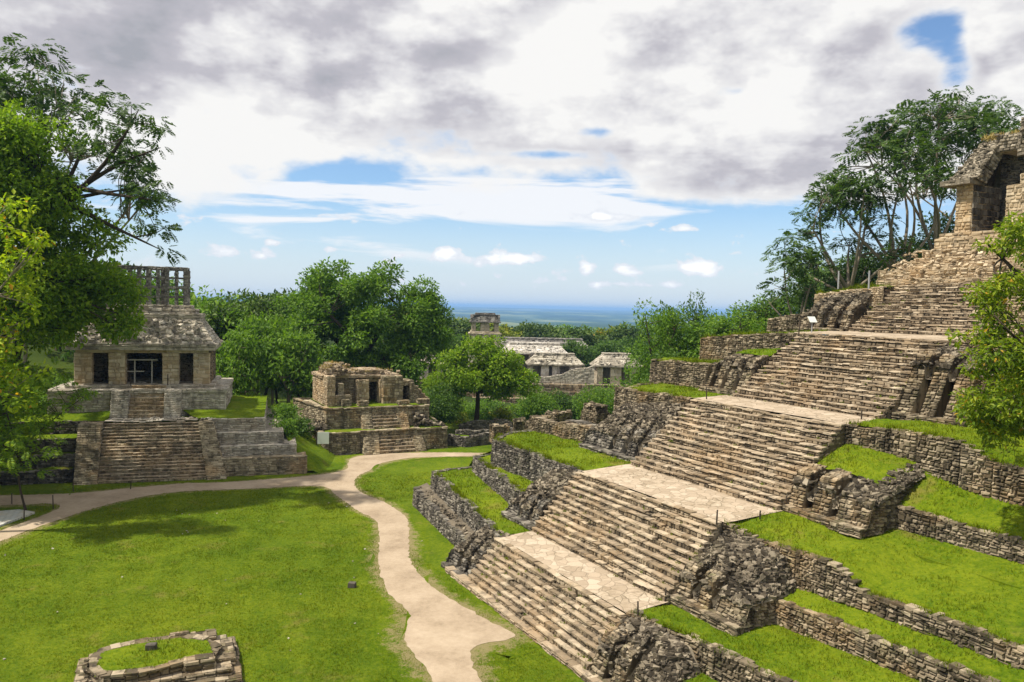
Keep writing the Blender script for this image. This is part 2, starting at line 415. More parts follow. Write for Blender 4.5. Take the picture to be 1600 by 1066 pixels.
M['dry'] = leaf_mat('dry_grass', (0.25, 0.17, 0.06), (0.40, 0.30, 0.10), (0.52, 0.42, 0.17), 0.3)


# ------------------------------------------------------------------ builders
rng = np.random.default_rng(7)
UP = np.array([0, 0, 1.0])


class MB:
    """collects quads and triangles and links them as one mesh object"""
    def __init__(self):
        self.v, self.q, self.t, self.nv = [], [], [], 0

    def add(self, v, q=None, t=None):
        v = np.asarray(v, float).reshape(-1, 3)
        if q is not None and len(q):
            self.q.append(np.asarray(q, np.int64).reshape(-1, 4) + self.nv)
        if t is not None and len(t):
            self.t.append(np.asarray(t, np.int64).reshape(-1, 3) + self.nv)
        self.v.append(v)
        self.nv += len(v)

    def hexes(self, c):
        """c (n,8,3): corners 0-3 one face, 4-7 the opposite one"""
        c = np.asarray(c, float).reshape(-1, 8, 3)
        k = np.arange(len(c))[:, None, None] * 8
        f = np.array([[0, 3, 2, 1], [4, 5, 6, 7], [0, 1, 5, 4], [1, 2, 6, 5], [2, 3, 7, 6], [3, 0, 4, 7]])[None]
        self.add(c.reshape(-1, 3), (k + f).reshape(-1, 4))

    def boxes(self, o, u, v, w, jit=0.0):
        o, u, v, w = [np.broadcast_to(np.asarray(a, float), np.broadcast_shapes(np.shape(o), np.shape(u), np.shape(v), np.shape(w))).reshape(-1, 3) for a in (o, u, v, w)]
        c = np.stack([o, o + u, o + u + v, o + v, o + w, o + u + w, o + u + v + w, o + v + w], 1)
        if jit:
            c = c + rng.normal(0, jit, c.shape)
        self.hexes(c)

    def build(self, name, mat, parent=None, smooth=False, origin=None):
        me = bpy.data.meshes.new(name)
        V = np.concatenate(self.v) if self.v else np.zeros((0, 3))
        po = np.zeros(3)
        if parent is not None:
            p = parent
            while p is not None:
                po = po + np.array(p.location)
                p = p.parent
        elif origin is None:
            lo, hi = V.min(0), V.max(0)
            po = np.array([(lo[0] + hi[0]) / 2, (lo[1] + hi[1]) / 2, lo[2]])
        else:
            po = np.array(origin, float)
        V = V - po
        Q = np.concatenate(self.q) if self.q else np.zeros((0, 4), np.int64)
        T = np.concatenate(self.t) if self.t else np.zeros((0, 3), np.int64)
        me.vertices.add(len(V))
        me.vertices.foreach_set('co', V.astype(np.float32).ravel())
        idx = np.concatenate([Q.ravel(), T.ravel()]).astype(np.int32)
        me.loops.add(len(idx))
        me.loops.foreach_set('vertex_index', idx)
        tot = np.concatenate([np.full(len(Q), 4), np.full(len(T), 3)]).astype(np.int32)
        st = np.concatenate([[0], np.cumsum(tot)[:-1]]).astype(np.int32)
        me.polygons.add(len(tot))
        me.polygons.foreach_set('loop_start', st)
        me.polygons.foreach_set('loop_total', tot)
        me.polygons.foreach_set('use_smooth', np.full(len(tot), smooth))
        me.materials.append(mat)
        me.update(calc_edges=True)
        o = bpy.data.objects.new(name, me)
        COL.objects.link(o)
        if parent is not None:
            o.parent = parent
        else:
            o.location = po
        return o


def tag(o, label=None, cat=None, group=None, kind=None):
    if label: o['label'] = label
    if cat: o['category'] = cat
    if group: o['group'] = group
    if kind: o['kind'] = kind
    return o


def thing(name, label, cat, loc, group=None):
    o = bpy.data.objects.new(name, None)
    o.empty_display_size = 0.5
    COL.objects.link(o)
    o.location = [float(x) for x in loc]
    return tag(o, label, cat, group)


class Fr:
    """ground frame: a runs towards azimuth az, b towards az-90 (away from the viewer)"""
    def __init__(self, az, ox, oy, oz=0.0):
        t = R(az)
        self.a = np.array([math.sin(t), math.cos(t), 0])
        self.b = np.array([-math.cos(t), math.sin(t), 0])
        self.o = np.array([ox, oy, oz], float)

    def w(self, a, b, z=0.0):
        a, b, z = np.broadcast_arrays(np.asarray(a, float), np.asarray(b, float), np.asarray(z, float))
        return self.o + a[..., None] * self.a + b[..., None] * self.b + z[..., None] * UP


def pieces(L, lo, hi):
    x = [0.0]
    while x[-1] < L - 1e-6:
        x.append(x[-1] + rng.uniform(lo, hi))
    x = np.array(x)
    return x * (L / x[-1]) if len(x) > 1 else np.array([0, L])


def stone_face(mb, p0, p1, out, zb, zt, course=(0.09, 0.22), length=(0.12, 0.5), bulge=0.04, batter=0.0, back=True):
    """courses of separate stones from p0 to p1 (plan points); zb, zt are numbers, (z at p0, z at p1) or ([shares along], [z])"""
    p0, p1, out = [np.array([p[0], p[1], 0.0]) for p in (p0, p1, out)]
    d = p1 - p0
    L = np.linalg.norm(d)
    if L < 0.02:
        return
    d = d / L

    def line(z):
        if isinstance(z, (tuple, list)):
            if hasattr(z[0], '__len__'):
                return np.asarray(z[0], float) * L, np.asarray(z[1], float)
            return np.array([0, L]), np.asarray(z, float)
        return np.array([0, L]), np.array([z, z], float)
    bu, bz = line(zb)
    tu, tz = line(zt)
    zlo, zhi = bz.min(), tz.max()
    if zhi - zlo < 0.02:
        return
    zs = zlo + pieces(zhi - zlo, *course)
    kw = [2 * np.pi / rng.uniform(2, 6), rng.uniform(0, 6)]
    wav = lambda u: .035 * np.sin(u * kw[0] + kw[1])
    for k in range(len(zs) - 1):
        us = pieces(L, *length)
        u0, u1 = us[:-1], us[1:]
        um = (u0 + u1) / 2
        wv = wav(um) if L > 1.5 and 0 < k < len(zs) - 2 else 0 * um
        lo = np.maximum(zs[k] + wv, np.interp(um, bu, bz))
        hi = np.minimum(zs[k + 1] + wv + rng.uniform(-.035, .02, len(um)), np.interp(um, tu, tz))
        tall = (rng.random(len(um)) < .12) & (hi - lo > .05)      # here and there one stone rises through two courses
        bul0 = np.where(tall, .02, 0)
        hi = np.where(tall, np.minimum(hi + .10, np.interp(um, tu, tz)), hi)
        ok = hi - lo > 0.035
        u0, u1, lo, hi, bul0 = u0[ok], u1[ok], lo[ok], hi[ok], bul0[ok]
        n = len(u0)
        if not n:
            continue
        g = 0.011
        U0, U1, A, B = u0 + g, u1 - g, lo + g, hi - g
        off = -batter * (A - zlo) + bul0
        bl = rng.uniform(-0.02, bulge, n)
        ins = np.minimum(0.045, 0.24 * np.minimum(U1 - U0, B - A))

        def P(u, z, o):
            return p0 + u[:, None] * d + z[:, None] * UP + o[:, None] * out
        js = min(.016, bulge * .4)
        j = lambda s=js: rng.normal(0, s, n)
        c = np.stack([P(U0, A, off - .11), P(U1, A, off - .11), P(U1, B, off - .11), P(U0, B, off - .11),
                      P(U0 + ins + j(), A + ins + j(), off + bl + j()), P(U1 - ins + j(), A + ins + j(), off + bl + j()),
                      P(U1 - ins + j(), B - ins + j(), off + bl + j()), P(U0 + ins + j(), B - ins + j(), off + bl + j())], 1)
        q = np.array([[4, 5, 6, 7], [0, 1, 5, 4], [1, 2, 6, 5], [2, 3, 7, 6], [3, 0, 4, 7]])
        mb.add(c.reshape(-1, 3), (np.arange(n)[:, None, None] * 8 + q[None]).reshape(-1, 4))
    if back:
        cu = np.unique(np.concatenate([bu, tu]))
        zb_, zt_ = np.interp(cu, bu, bz), np.interp(cu, tu, tz)
        lo_ = p0 + cu[:, None] * d + zb_[:, None] * UP - out * .10
        hi_ = p0 + cu[:, None] * d + zt_[:, None] * UP - (batter * (zt_ - zlo) + .10)[:, None] * out
        k = np.arange(len(cu) - 1)
        m = len(cu)
        mb.add(np.concatenate([lo_, hi_]), np.stack([k, k + 1, k + 1 + m, k + m], 1))


def coping(mb, p0, p1, out, z0, z1, depth=0.5, h=(0.07, 0.15), length=(0.3, 0.75), over=0.03):
    p0, p1, out = [np.array([p[0], p[1], 0.0]) for p in (p0, p1, out)]
    d = p1 - p0
    L = np.linalg.norm(d)
    d = d / L
    us = pieces(L, *length)
    n = len(us) - 1
    um = (us[:-1] + us[1:]) / 2
    z = z0 + (z1 - z0) * um / L
    dep = depth * rng.uniform(.75, 1.15, n)
    o = p0 + (us[:-1] + .008)[:, None] * d + (z - .03 + rng.normal(0, .012, n))[:, None] * UP + out * (over + rng.uniform(-.03, .025, n))[:, None]
    mb.boxes(o, d * (np.diff(us) - .016)[:, None], -out * dep[:, None], UP * (.03 + rng.uniform(*h, n))[:, None], .012)


def dens(pts, step=1.3, jit=0.05):
    """polyline (a,b,z) made longer with small random wander of z"""
    out = []
    for i in range(len(pts) - 1):
        p, q = np.array(pts[i], float), np.array(pts[i + 1], float)
        n = max(1, int(np.linalg.norm((q - p)[:2]) / step))
        for k in range(n):
            r = p + (q - p) * k / n
            if 0 < k:
                r[2] += rng.normal(0, jit)
            out.append(r)
    out.append(np.array(pts[-1], float))
    return out


def wall(mb, fr, pts, zb, hint, cope=True, depth=0.5, batter=0.06, jit=0.05, **kw):
    """retaining wall along the frame polyline pts (a,b,ztop); zb number or list; hint is a frame direction it faces"""
    zbs = zb if isinstance(zb, (list, tuple)) else [zb] * len(pts)
    full = [(p[0], p[1], p[2]) for p in pts]
    hv = hint[0] * fr.a + hint[1] * fr.b
    for i in range(len(full) - 1):
        sub = dens([full[i], full[i + 1]], 1.0, jit)
        m = len(sub) - 1
        p, q = sub[0], sub[-1]
        P0, P1 = fr.w(p[0], p[1]), fr.w(q[0], q[1])
        d = P1 - P0
        nrm = np.array([d[1], -d[0], 0])
        nrm /= max(1e-6, np.linalg.norm(nrm))
        if nrm @ hv < 0:
            nrm = -nrm
        za, zc = zbs[i], zbs[i + 1]
        stone_face(mb, P0, P1, nrm, (za, zc), (list(np.arange(m + 1) / m), [r[2] for r in sub]), batter=batter, **kw)
        if cope:
            for k in range(m):
                h = max(sub[k][2], sub[k + 1][2]) - min(za, zc)
                off = -nrm * batter * h
                Q0, Q1 = fr.w(sub[k][0], sub[k][1]), fr.w(sub[k + 1][0], sub[k + 1][1])
                coping(mb, Q0 + off, Q1 + off, nrm, sub[k][2], sub[k + 1][2], depth, (.02, .10), (.2, .6), .01)


PATCHES = []      # (triangles, density weight) where grass grows


def sheet(mb, fr, A, B, nv=8, step=0.6, amp=0.05, grow=1.0, crown=0.0):
    """surface between two polylines of (a,b,z) with the same number of points"""
    rows = []
    for i in range(len(A) - 1):
        a0, a1, b0, b1 = [np.array(x, float) for x in (A[i], A[i + 1], B[i], B[i + 1])]
        n = max(1, int(max(np.linalg.norm(a1 - a0), np.linalg.norm(b1 - b0)) / step))
        for k in range(n + (i == len(A) - 2)):
            f = k / n
            rows.append((a0 + (a1 - a0) * f, b0 + (b1 - b0) * f))
    g = []
    ts = np.linspace(0, 1, nv + 1)
    for p, q in rows:
        g.append(p[None] + (q - p)[None] * ts[:, None])
    g = np.array(g)
    w = fr.w(g[..., 0], g[..., 1], g[..., 2])
    env = np.sin(np.pi * ts)[None, :] ** 0.5
    nz = amp * (np.sin(w[..., 0] * 1.3 + w[..., 1] * .7) + np.sin(w[..., 0] * -.6 + w[..., 1] * 1.9 + 1) + rng.normal(0, .5, w.shape[:2]))
    w[..., 2] += nz * env + crown * env
    nr, nc = w.shape[:2]
    i, j = np.meshgrid(np.arange(nr - 1), np.arange(nc - 1), indexing='ij')
    k = (i * nc + j).ravel()
    q = np.stack([k, k + 1, k + nc + 1, k + nc], 1)
    V = w.reshape(-1, 3)
    n = np.cross(V[q[:, 1]] - V[q[:, 0]], V[q[:, 3]] - V[q[:, 0]])
    if n[:, 2].sum() < 0:
        q = q[:, ::-1]
    mb.add(V, q)
    if grow:
        PATCHES.append((V[q[:, [0, 1, 2]]], grow))
        PATCHES.append((V[q[:, [0, 2, 3]]], grow))


def block(mb, fr, a0, a1, b0, b1, z0, z1, jit=0.0):
    c = fr.w([a0, a1, a1, a0, a0, a1, a1, a0], [b0, b0, b1, b1, b0, b0, b1, b1], [z0] * 4 + [z1] * 4)
    if jit:
        c = c + rng.normal(0, jit, c.shape)
    mb.hexes(c[None])


def masonry_box(mb, fr, a0, a1, b0, b1, z0, z1, top=True, batter=0.03, sides='abAB', cope=False, **kw):
    """solid block with stone faces on the sides asked for (A,B: high side of a,b)"""
    ca = [fr.w(a0, b0), fr.w(a1, b0), fr.w(a1, b1), fr.w(a0, b1)]
    sel = {'b': (0, 1, -fr.b), 'A': (1, 2, fr.a), 'B': (2, 3, fr.b), 'a': (3, 0, -fr.a)}
    for s in sides:
        i, j, o = sel[s]
        stone_face(mb, ca[i], ca[j], o, z0, z1, batter=batter, **kw)
        if cope:
            coping(mb, ca[i] - o * batter * (z1 - z0), ca[j] - o * batter * (z1 - z0), o, z1 - .12, z1 - .12, .5)
    e = .06 + batter * (z1 - z0)
    block(mb, fr, a0 + e, a1 - e, b0 + e, b1 - e, z0, z1 - .03)
    if top:
        top_stones(mb, fr, a0 + e * .5, a1 - e * .5, b0 + e * .5, b1 - e * .5, z1)


def quad_stones(mb, bl, br, tr, tl, course=(.2, .35), length=(.25, .7), bulge=.05, back=True, drop=0.0):
    """courses of stones laid over a sloping four-cornered face"""
    bl, br, tr, tl = [np.array(p, float) for p in (bl, br, tr, tl)]
    nrm = unit(np.cross(br - bl, tl - bl))
    h = (np.linalg.norm(tl - bl) + np.linalg.norm(tr - br)) / 2
    vs = pieces(h, *course) / h
    for k in range(len(vs) - 1):
        v0, v1 = vs[k], vs[k + 1]
        L = np.linalg.norm((br - bl) * (1 - v0) + (tr - tl) * v0)
        if L < .05:
            continue
        us = pieces(L, *length) / L
        u0, u1 = us[:-1], us[1:]
        if drop:
            m = rng.random(len(u0)) > drop
            u0, u1 = u0[m], u1[m]
        n = len(u0)
        gu, gv = .008 / L, .008 / h
        P = lambda u, v: ((bl + (br - bl) * u[:, None]) * (1 - v) + (tl + (tr - tl) * u[:, None]) * v)
        iu, iv = np.minimum(.03 / L, .2 * (u1 - u0)), .2 * (v1 - v0)
        b = rng.uniform(-.01, bulge, n)[:, None] * nrm
        c = np.stack([P(u0 + gu, v0 + gv) - nrm * .05, P(u1 - gu, v0 + gv) - nrm * .05, P(u1 - gu, v1 - gv) - nrm * .05, P(u0 + gu, v1 - gv) - nrm * .05,
                      P(u0 + iu, v0 + iv) + b, P(u1 - iu, v0 + iv) + b, P(u1 - iu, v1 - iv) + b, P(u0 + iu, v1 - iv) + b], 1)
        c[:, 4:] += rng.normal(0, min(.012, bulge * .3), c[:, 4:].shape)
        q = np.array([[4, 5, 6, 7], [0, 1, 5, 4], [1, 2, 6, 5], [2, 3, 7, 6], [3, 0, 4, 7]])
        mb.add(c.reshape(-1, 3), (np.arange(n)[:, None, None] * 8 + q[None]).reshape(-1, 4))
    if back:
        mb.add([bl - nrm * .04, br - nrm * .04, tr - nrm * .04, tl - nrm * .04], [[0, 1, 2, 3]])


def top_stones(mb, fr, a0, a1, b0, b1, z, size=(0.3, 0.7), jz=0.015):
    rows = b0 + pieces(b1 - b0, *size)
    for k in range(len(rows) - 1):
        us = pieces(a1 - a0, *size)
        n = len(us) - 1
        o = fr.w(a0 + us[:-1] + .006, np.full(n, rows[k] + .006), z - .06 + rng.normal(0, jz, n))
        mb.boxes(o, fr.a * (np.diff(us) - .012)[:, None], np.broadcast_to(fr.b * (rows[k + 1] - rows[k] - .012), o.shape), np.broadcast_to(UP * .06, o.shape), .008)


def stairs(tread, riser, fr, axis, s0, s1, z0, z1, n, t0, t1, tw=None, rag=1.0):
    """flight rising along axis 'a' or 'b' from s0 to s1; t0..t1 (bottom) to tw (top) across it"""
    tw = tw or (t0, t1)
    dz, ds = (z1 - z0) / n, (s1 - s0) / n
    f = (lambda s, t, z=0.0: fr.w(s, t, z)) if axis == 'a' else (lambda s, t, z=0.0: fr.w(t, s, z))
    up = fr.a if axis == 'a' else fr.b
    cross = fr.b if axis == 'a' else fr.a
    for k in range(n):
        q = (k + .5) / n
        ta, tb = t0 + (tw[0] - t0) * q, t1 + (tw[1] - t1) * q
        s = s0 + k * ds
        zb, zt = z0 + k * dz, z0 + (k + 1) * dz
        # risers wander a little, in stretches
        cuts = pieces(tb - ta, 2.0, 4.0)
        wob = rng.normal(0, .018 * rag, len(cuts))
        wz = rng.normal(0, .02 * rag, len(cuts))
        for i in range(len(cuts) - 1):
            stone_face(riser, f(s + wob[i], ta + cuts[i]), f(s + wob[i + 1], ta + cuts[i + 1]), -up, zb - .03, zt - .05,
                       course=(dz * .8, dz * 1.02), length=(.18, .6), bulge=.02)
        us = pieces(tb - ta, .35, 1.1)
        m = len(us) - 1
        um = (us[:-1] + us[1:]) / 2
        off = np.interp(um, cuts, wob) - .03 + rng.normal(0, .008 * rag, m)
        zc = zt - .075 + np.interp(um, cuts, wz) + rng.normal(0, .006 * rag, m)
        dep = ds + .10 - off * .3
        keep = rng.random(m) > .014 * rag
        o = f(s + off, ta + us[:-1] + .006, zc)
        mm = keep
        tread.boxes(o[mm], (cross * (np.diff(us) - .012)[:, None])[mm], np.broadcast_to(up * dep[:, None], o.shape)[mm], (UP * (.075 + rng.uniform(-.01, .015, m))[:, None])[mm], .009 * rag)
    # solid core
    c = [f(s0 + .06, t0, z0 - .4), f(s1 + .1, t0, z0 - .4), f(s1 + .1, t0, z1 - .1), f(s0 + .06, t0, z0 - .1),
         f(s0 + .06, t1, z0 - .4), f(s1 + .1, t1, z0 - .4), f(s1 + .1, t1, z1 - .1), f(s0 + .06, t1, z0 - .1)]
    c[2], c[6] = f(s1 + .1, tw[0], z1 - .1), f(s1 + .1, tw[1], z1 - .1)
    riser.hexes(np.array(c)[None])


def rocks(mb, P, size, flat=0.7):
    """rough broken stones at points P; size (n,)"""
    n = len(P)
    base = np.array([[-1, -1, -1], [1, -1, -1], [1, 1, -1], [-1, 1, -1], [-1, -1, 1], [1, -1, 1], [1, 1, 1], [-1, 1, 1]], float) * .5
    c = base[None] * (1 + rng.uniform(-.45, .12, (n, 8, 3)))
    c = c * rng.uniform(.6, 1.25, (n, 1, 3)) * np.array([1, 1, flat])
    a, b = rng.uniform(0, 2 * np.pi, n), rng.normal(0, .5, n)
    ca, sa, cb, sb = np.cos(a), np.sin(a), np.cos(b), np.sin(b)
    Rz = np.zeros((n, 3, 3)); Rz[:, 0, 0] = ca; Rz[:, 0, 1] = -sa; Rz[:, 1, 0] = sa; Rz[:, 1, 1] = ca; Rz[:, 2, 2] = 1
    Rx = np.zeros((n, 3, 3)); Rx[:, 0, 0] = 1; Rx[:, 1, 1] = cb; Rx[:, 1, 2] = -sb; Rx[:, 2, 1] = sb; Rx[:, 2, 2] = cb
    c = np.einsum('nij,njk,nlk->nli', Rz, Rx, c)
    mb.hexes(c * np.asarray(size)[:, None, None] + np.asarray(P)[:, None])


def tube(mb, pts, rad, n=6):
    pts = np.asarray(pts, float)
    rad = np.asarray(rad, float)
    t = np.gradient(pts, axis=0)
    t /= np.linalg.norm(t, axis=1)[:, None] + 1e-9
    ref = np.array([1, 0, 0.0]) if abs(t[0][2]) > .8 else UP
    s = np.cross(t, ref); s /= np.linalg.norm(s, axis=1)[:, None] + 1e-9
    r = np.cross(s, t)
    an = np.linspace(0, 2 * np.pi, n, endpoint=False)
    v = pts[:, None] + rad[:, None, None] * (np.cos(an)[None, :, None] * s[:, None] + np.sin(an)[None, :, None] * r[:, None])
    k = len(pts)
    i, j = np.meshgrid(np.arange(k - 1), np.arange(n), indexing='ij')
    a = (i * n + j).ravel(); b = (i * n + (j + 1) % n).ravel()
    mb.add(v.reshape(-1, 3), np.stack([a, b, b + n, a + n], 1))


# ------------------------------------------------------------------ foliage
def unit(x):
    return x / (np.linalg.norm(x, axis=-1, keepdims=True) + 1e-9)


def leaves(mb, P, axis, nrm, size, width=0.45, fold=0.12):
    """one pointed leaf per point: two triangles folded on the midrib"""
    n = len(P)
    axis = unit(axis)
    side = unit(np.cross(axis, nrm))
    nn = np.cross(side, axis)
    L = np.broadcast_to(np.asarray(size, float), (n,))[:, None]
    v = np.stack([P, P + axis * L * .45 + side * L * width * .5 + nn * L * fold, P + axis * L, P + axis * L * .45 - side * L * width * .5 + nn * L * fold], 1)
    k = np.arange(n)[:, None] * 4
    mb.add(v.reshape(-1, 3), t=np.concatenate([k + [0, 1, 2], k + [0, 2, 3]]))


def fronds(mb, P, axis, nrm, size, pairs=7, width=0.2):
    """feather leaves: a row of leaflet pairs along a drooping stalk"""
    n = len(P)
    axis = unit(axis)
    side = unit(np.cross(axis, nrm))
    nn = np.cross(side, axis)
    L = np.broadcast_to(np.asarray(size, float), (n,))[:, None]
    for k in range(pairs):
        f = (k + .6) / pairs
        base = P + axis * L * f - UP * L * .22 * f * f
        ll = .42 * math.sin(math.pi * (.18 + .72 * f)) + .06
        for s in (-1, 1):
            ax = unit(side * s + axis * .55 - UP * .15 + rng.normal(0, .12, (n, 3)))
            leaves(mb, base, ax, nn + rng.normal(0, .2, (n, 3)), L[:, 0] * ll, width * 2, .05)


def clump_points(c, r, n, shell=0.5, flat=0.75):
    d = unit(rng.normal(0, 1, (n, 3)))
    rr = r * (shell + (1 - shell) * rng.random(n) ** .6) * (1 + .25 * np.sin(d[:, 0] * 5 + c[0]) * np.sin(d[:, 1] * 4 + c[1]))
    p = d * rr[:, None]
    p[:, 2] *= flat
    return c + p, d


def crown(mb, clumps, per, size, kind='leaf', droop=0.25, shell=0.45, width=0.5, flat=0.75, pairs=7):
    for c, r in clumps:
        n = max(6, int(per * (r ** 2)))
        p, d = clump_points(np.array(c), r, n, shell, flat)
        ax = unit(d * .7 + rng.normal(0, .7, (n, 3)) - UP * droop)
        nr = unit(d * .6 + UP * .9 + rng.normal(0, .45, (n, 3)))
        s = size * rng.uniform(.65, 1.3, n)
        if kind == 'leaf':
            leaves(mb, p, ax, nr, s, width)
        else:
            ax = unit(d * [1, 1, .35] * .9 + rng.normal(0, .35, (n, 3)) - UP * droop)
            fronds(mb, p, ax, unit(UP + rng.normal(0, .3, (n, 3))), s, pairs)


def skeleton(mb, base, fork, clumps, r0, limbs=7, lean=None, bend=0.12, rmin=0.03, sides=6, hang=.6):
    """trunk from base to the fork point, main limbs, then a branch to every clump"""
    base, fork = np.array(base, float), np.array(fork, float)
    k = 7
    f = np.linspace(0, 1, k)[:, None]
    tr = base + (fork - base) * f + np.sin(f * np.pi) * rng.normal(0, bend, 3) * np.array([1, 1, .2]) * np.linalg.norm(fork - base) * .3
    rad = r0 * (1 - .38 * f[:, 0]); rad[0] *= 1.35
    tube(mb, tr, rad, 9)
    C = np.array([c for c, r in clumps])
    idx = [int(rng.integers(len(C)))]
    while len(idx) < min(limbs, len(C)):        # limbs go to clumps that lie far apart
        dd = np.min(np.linalg.norm(C[:, None] - C[idx][None], axis=2), axis=1)
        idx.append(int(np.argmax(dd)))
    nodes, nrad = [], []
    for i in idx:
        tgt = C[i]
        st = tr[-1] + (tr[-2] - tr[-1]) * rng.uniform(0, .9)
        g = np.linspace(0, 1, 9)[:, None]
        mid = np.sin(g * np.pi) * (np.array([0, 0, .03]) + rng.normal(0, bend, 3) * .6) * np.linalg.norm(tgt - st) * .7
        pth = st + (tgt - st) * g + mid
        rr = r0 * .55 * (1 - g[:, 0]) ** .8 + rmin
        tube(mb, pth, rr, 7)
        nodes.append(pth[2:-1]); nrad.append(rr[2:-1])
    nodes, nrad = np.concatenate(nodes), np.concatenate(nrad)
    for i in range(len(C)):
        if i in idx:
            continue
        d = np.linalg.norm(nodes - C[i], axis=1) + abs(hang) * np.maximum(0, np.sign(hang) * (nodes[:, 2] - C[i][2]))
        j = int(np.argmin(d))
        g = np.linspace(0, 1, 6)[:, None]
        pth = nodes[j] + (C[i] - nodes[j]) * g + np.sin(g * np.pi) * rng.normal(0, bend, 3) * d[j] * .6
        tube(mb, pth, np.minimum(nrad[j] * .6, rmin * 3.5) * (1 - g[:, 0] * .8) + rmin * .3, 5 if sides > 5 else 4)


def dome(c, rx, ry, rz, n, r=(1.2, 2.4), inner=0.25, zmin=-0.5):
    """clump centres spread over an uneven crown"""
    out = []
    while len(out) < n:
        d = unit(rng.normal(0, 1, 3))
        if d[2] < zmin:
            continue
        k = rng.uniform(.62, 1.0) if rng.random() > inner else rng.uniform(.15, .6)
        k *= 1 + .16 * math.sin(3 * math.atan2(d[1], d[0]) + c[0]) * (1 - abs(d[2]))
        out.append((np.array(c) + d * k * np.array([rx, ry, rz]), rng.uniform(*r)))
    return out


def tree(name, label, cat, base, fork, clumps, r0, leafmat, per, size, kind='leaf', bark='bark', limbs=7, group=None, rmin=.03, bend=.12, hang=.6, **kw):
    t = thing(name, label, cat, base, group)
    s = MB()
    skeleton(s, base, fork, clumps, r0, limbs, rmin=rmin, bend=bend, hang=hang)
    s.build('trunk', M[bark], t, smooth=True)
    c = MB()
    crown(c, clumps, per, size, kind, **kw)
    c.build('crown', M[leafmat], t)
    return t


# ------------------------------------------------------------------ ground, path, plain
C = Fr(61.6, 0, 0)          # the great pyramid: a = up the stairs, b = along the walls, away from the viewer


def S(x):
    x = np.clip(x, 0, 1)
    return x * x * (3 - 2 * x)


def ground_z(x, y):
    x, y = np.asarray(x, float), np.asarray(y, float)
    d = np.hypot(x, y)
    s, t = x * C.a[0] + y * C.a[1], x * C.b[0] + y * C.b[1]
    z = np.maximum(0, 14.6 - .62 * np.hypot(x, np.maximum(y, 0)))                     # the viewer's own hill
    z = np.maximum(z, 13.0 * S((s - 50) / 24) * S((78 - t) / 22))                      # hill behind the pyramid
    z = z + 9 * S((s - 74) / 40) * S((90 - t) / 30)
    z = z + 14 * S((-x - 34) / 60) * S((y - 84) / 60) * S((420 - y) / 150)             # wooded rise on the left
    z = z + 10 * S((-x - 62) / 40) * S((110 - y) / 60)
    z = z - 5 * S((y - 112) / 30) * S((x + 40) / 50)
    z = z - 58 * S((d - 260) / 900) + 62 * S((d - 5000) / 16000)
    z = z + 14 * np.sin(x / 900 + 1) * np.sin(y / 1300) * S((d - 2500) / 2000)
    z = z - 30 * S((d - 22000) / 4000)
    return z


def terrain():
    mb = MB()
    rad = np.concatenate([[0], np.arange(3, 140, 2.2), np.geomspace(142, 27000, 90)])
    an = np.concatenate([np.linspace(-48, 48, 150), np.linspace(48, 312, 80)[1:-1]])
    n = len(an)
    A, Rr = np.meshgrid(np.radians(an), rad)
    x, y = Rr * np.sin(A), Rr * np.cos(A)
    z = ground_z(x, y)
    near = (Rr > 24) & (Rr < 150)
    z = z + near * rng.normal(0, .012, z.shape)
    V = np.stack([x, y, z], -1).reshape(-1, 3)
    i, j = np.meshgrid(np.arange(len(rad) - 1), np.arange(n), indexing='ij')
    a, b = (i * n + j).ravel(), (i * n + (j + 1) % n).ravel()
    mb.add(V, np.stack([a, a + n, b + n, b], 1))
    o = mb.build('ground', M['ground'], smooth=True, origin=(0, 0, 0))
    tag(o, kind='structure')


terrain()

PATH = [(-17.5, 70.6), (-15.2, 67.2), (-12.2, 62.2), (-10.3, 59.5), (-9.1, 53.9), (-8.4, 49.8), (-7.0, 44.8), (-5.3, 41.6), (-5.1, 38.3), (-3.7, 35.3), (-2.2, 31), (-0.5, 25),
        (2.5, 25), (0.6, 31), (-0.8, 33.6), (-1.6, 36.4), (-1.4, 37.8), (.5, 39), (-1, 41), (-4.3, 45.5), (-6.3, 50), (-7, 54), (-8.1, 60.6), (-10.7, 65.4), (-12.7, 67.8), (-14.3, 70.9),
        (-14.9, 74.9), (-14.2, 78), (-13.9, 81.1), (-11.2, 84.6), (-7, 86.0), (-2.7, 86.9), (0.5, 87.2), (0.5, 88.9), (-3, 88.6), (-7.5, 88.3), (-11.5, 87.6), (-15.2, 86.4), (-17.2, 84.2), (-17.2, 81.4), (-16.8, 77.8), (-19.7, 74.6),
        (-26.6, 71.2), (-30.0, 70.4), (-33.8, 68.2), (-37.3, 66.0), (-43.1, 64.5), (-52, 63), (-52, 60.5), (-41.2, 61.5), (-37.6, 62.4), (-36.2, 61.2), (-36.1, 58.5), (-36.6, 54.8), (-37.2, 49),
        (-36.5, 45), (-35.0, 47), (-35.0, 52.6), (-34.2, 58), (-32.6, 63.3), (-29.6, 67.0), (-23, 69.1)]


def smooth_poly(P, k=6, amp=0.10):
    P = np.array(P, float)
    n = len(P)
    out = []
    for i in range(n):
        p0, p1, p2, p3 = P[i - 1], P[i], P[(i + 1) % n], P[(i + 2) % n]
        m = max(3, int(np.linalg.norm(p2 - p1) / .35))
        for f in np.arange(m) / m:
            q = .5 * (2 * p1 + (p2 - p0) * f + (2 * p0 - 5 * p1 + 4 * p2 - p3) * f * f + (-p0 + 3 * p1 - 3 * p2 + p3) * f ** 3)
            out.append(q + rng.normal(0, amp, 2))
    return np.array(out)


def inside(P, x, y):
    c = np.zeros(len(x), bool)
    a, b = P, np.roll(P, -1, 0)
    for (x0, y0), (x1, y1) in zip(a, b):
        k = ((y0 > y) != (y1 > y)) & (x < (x1 - x0) * (y - y0) / (y1 - y0 + 1e-12) + x0)
        c ^= k
    return c


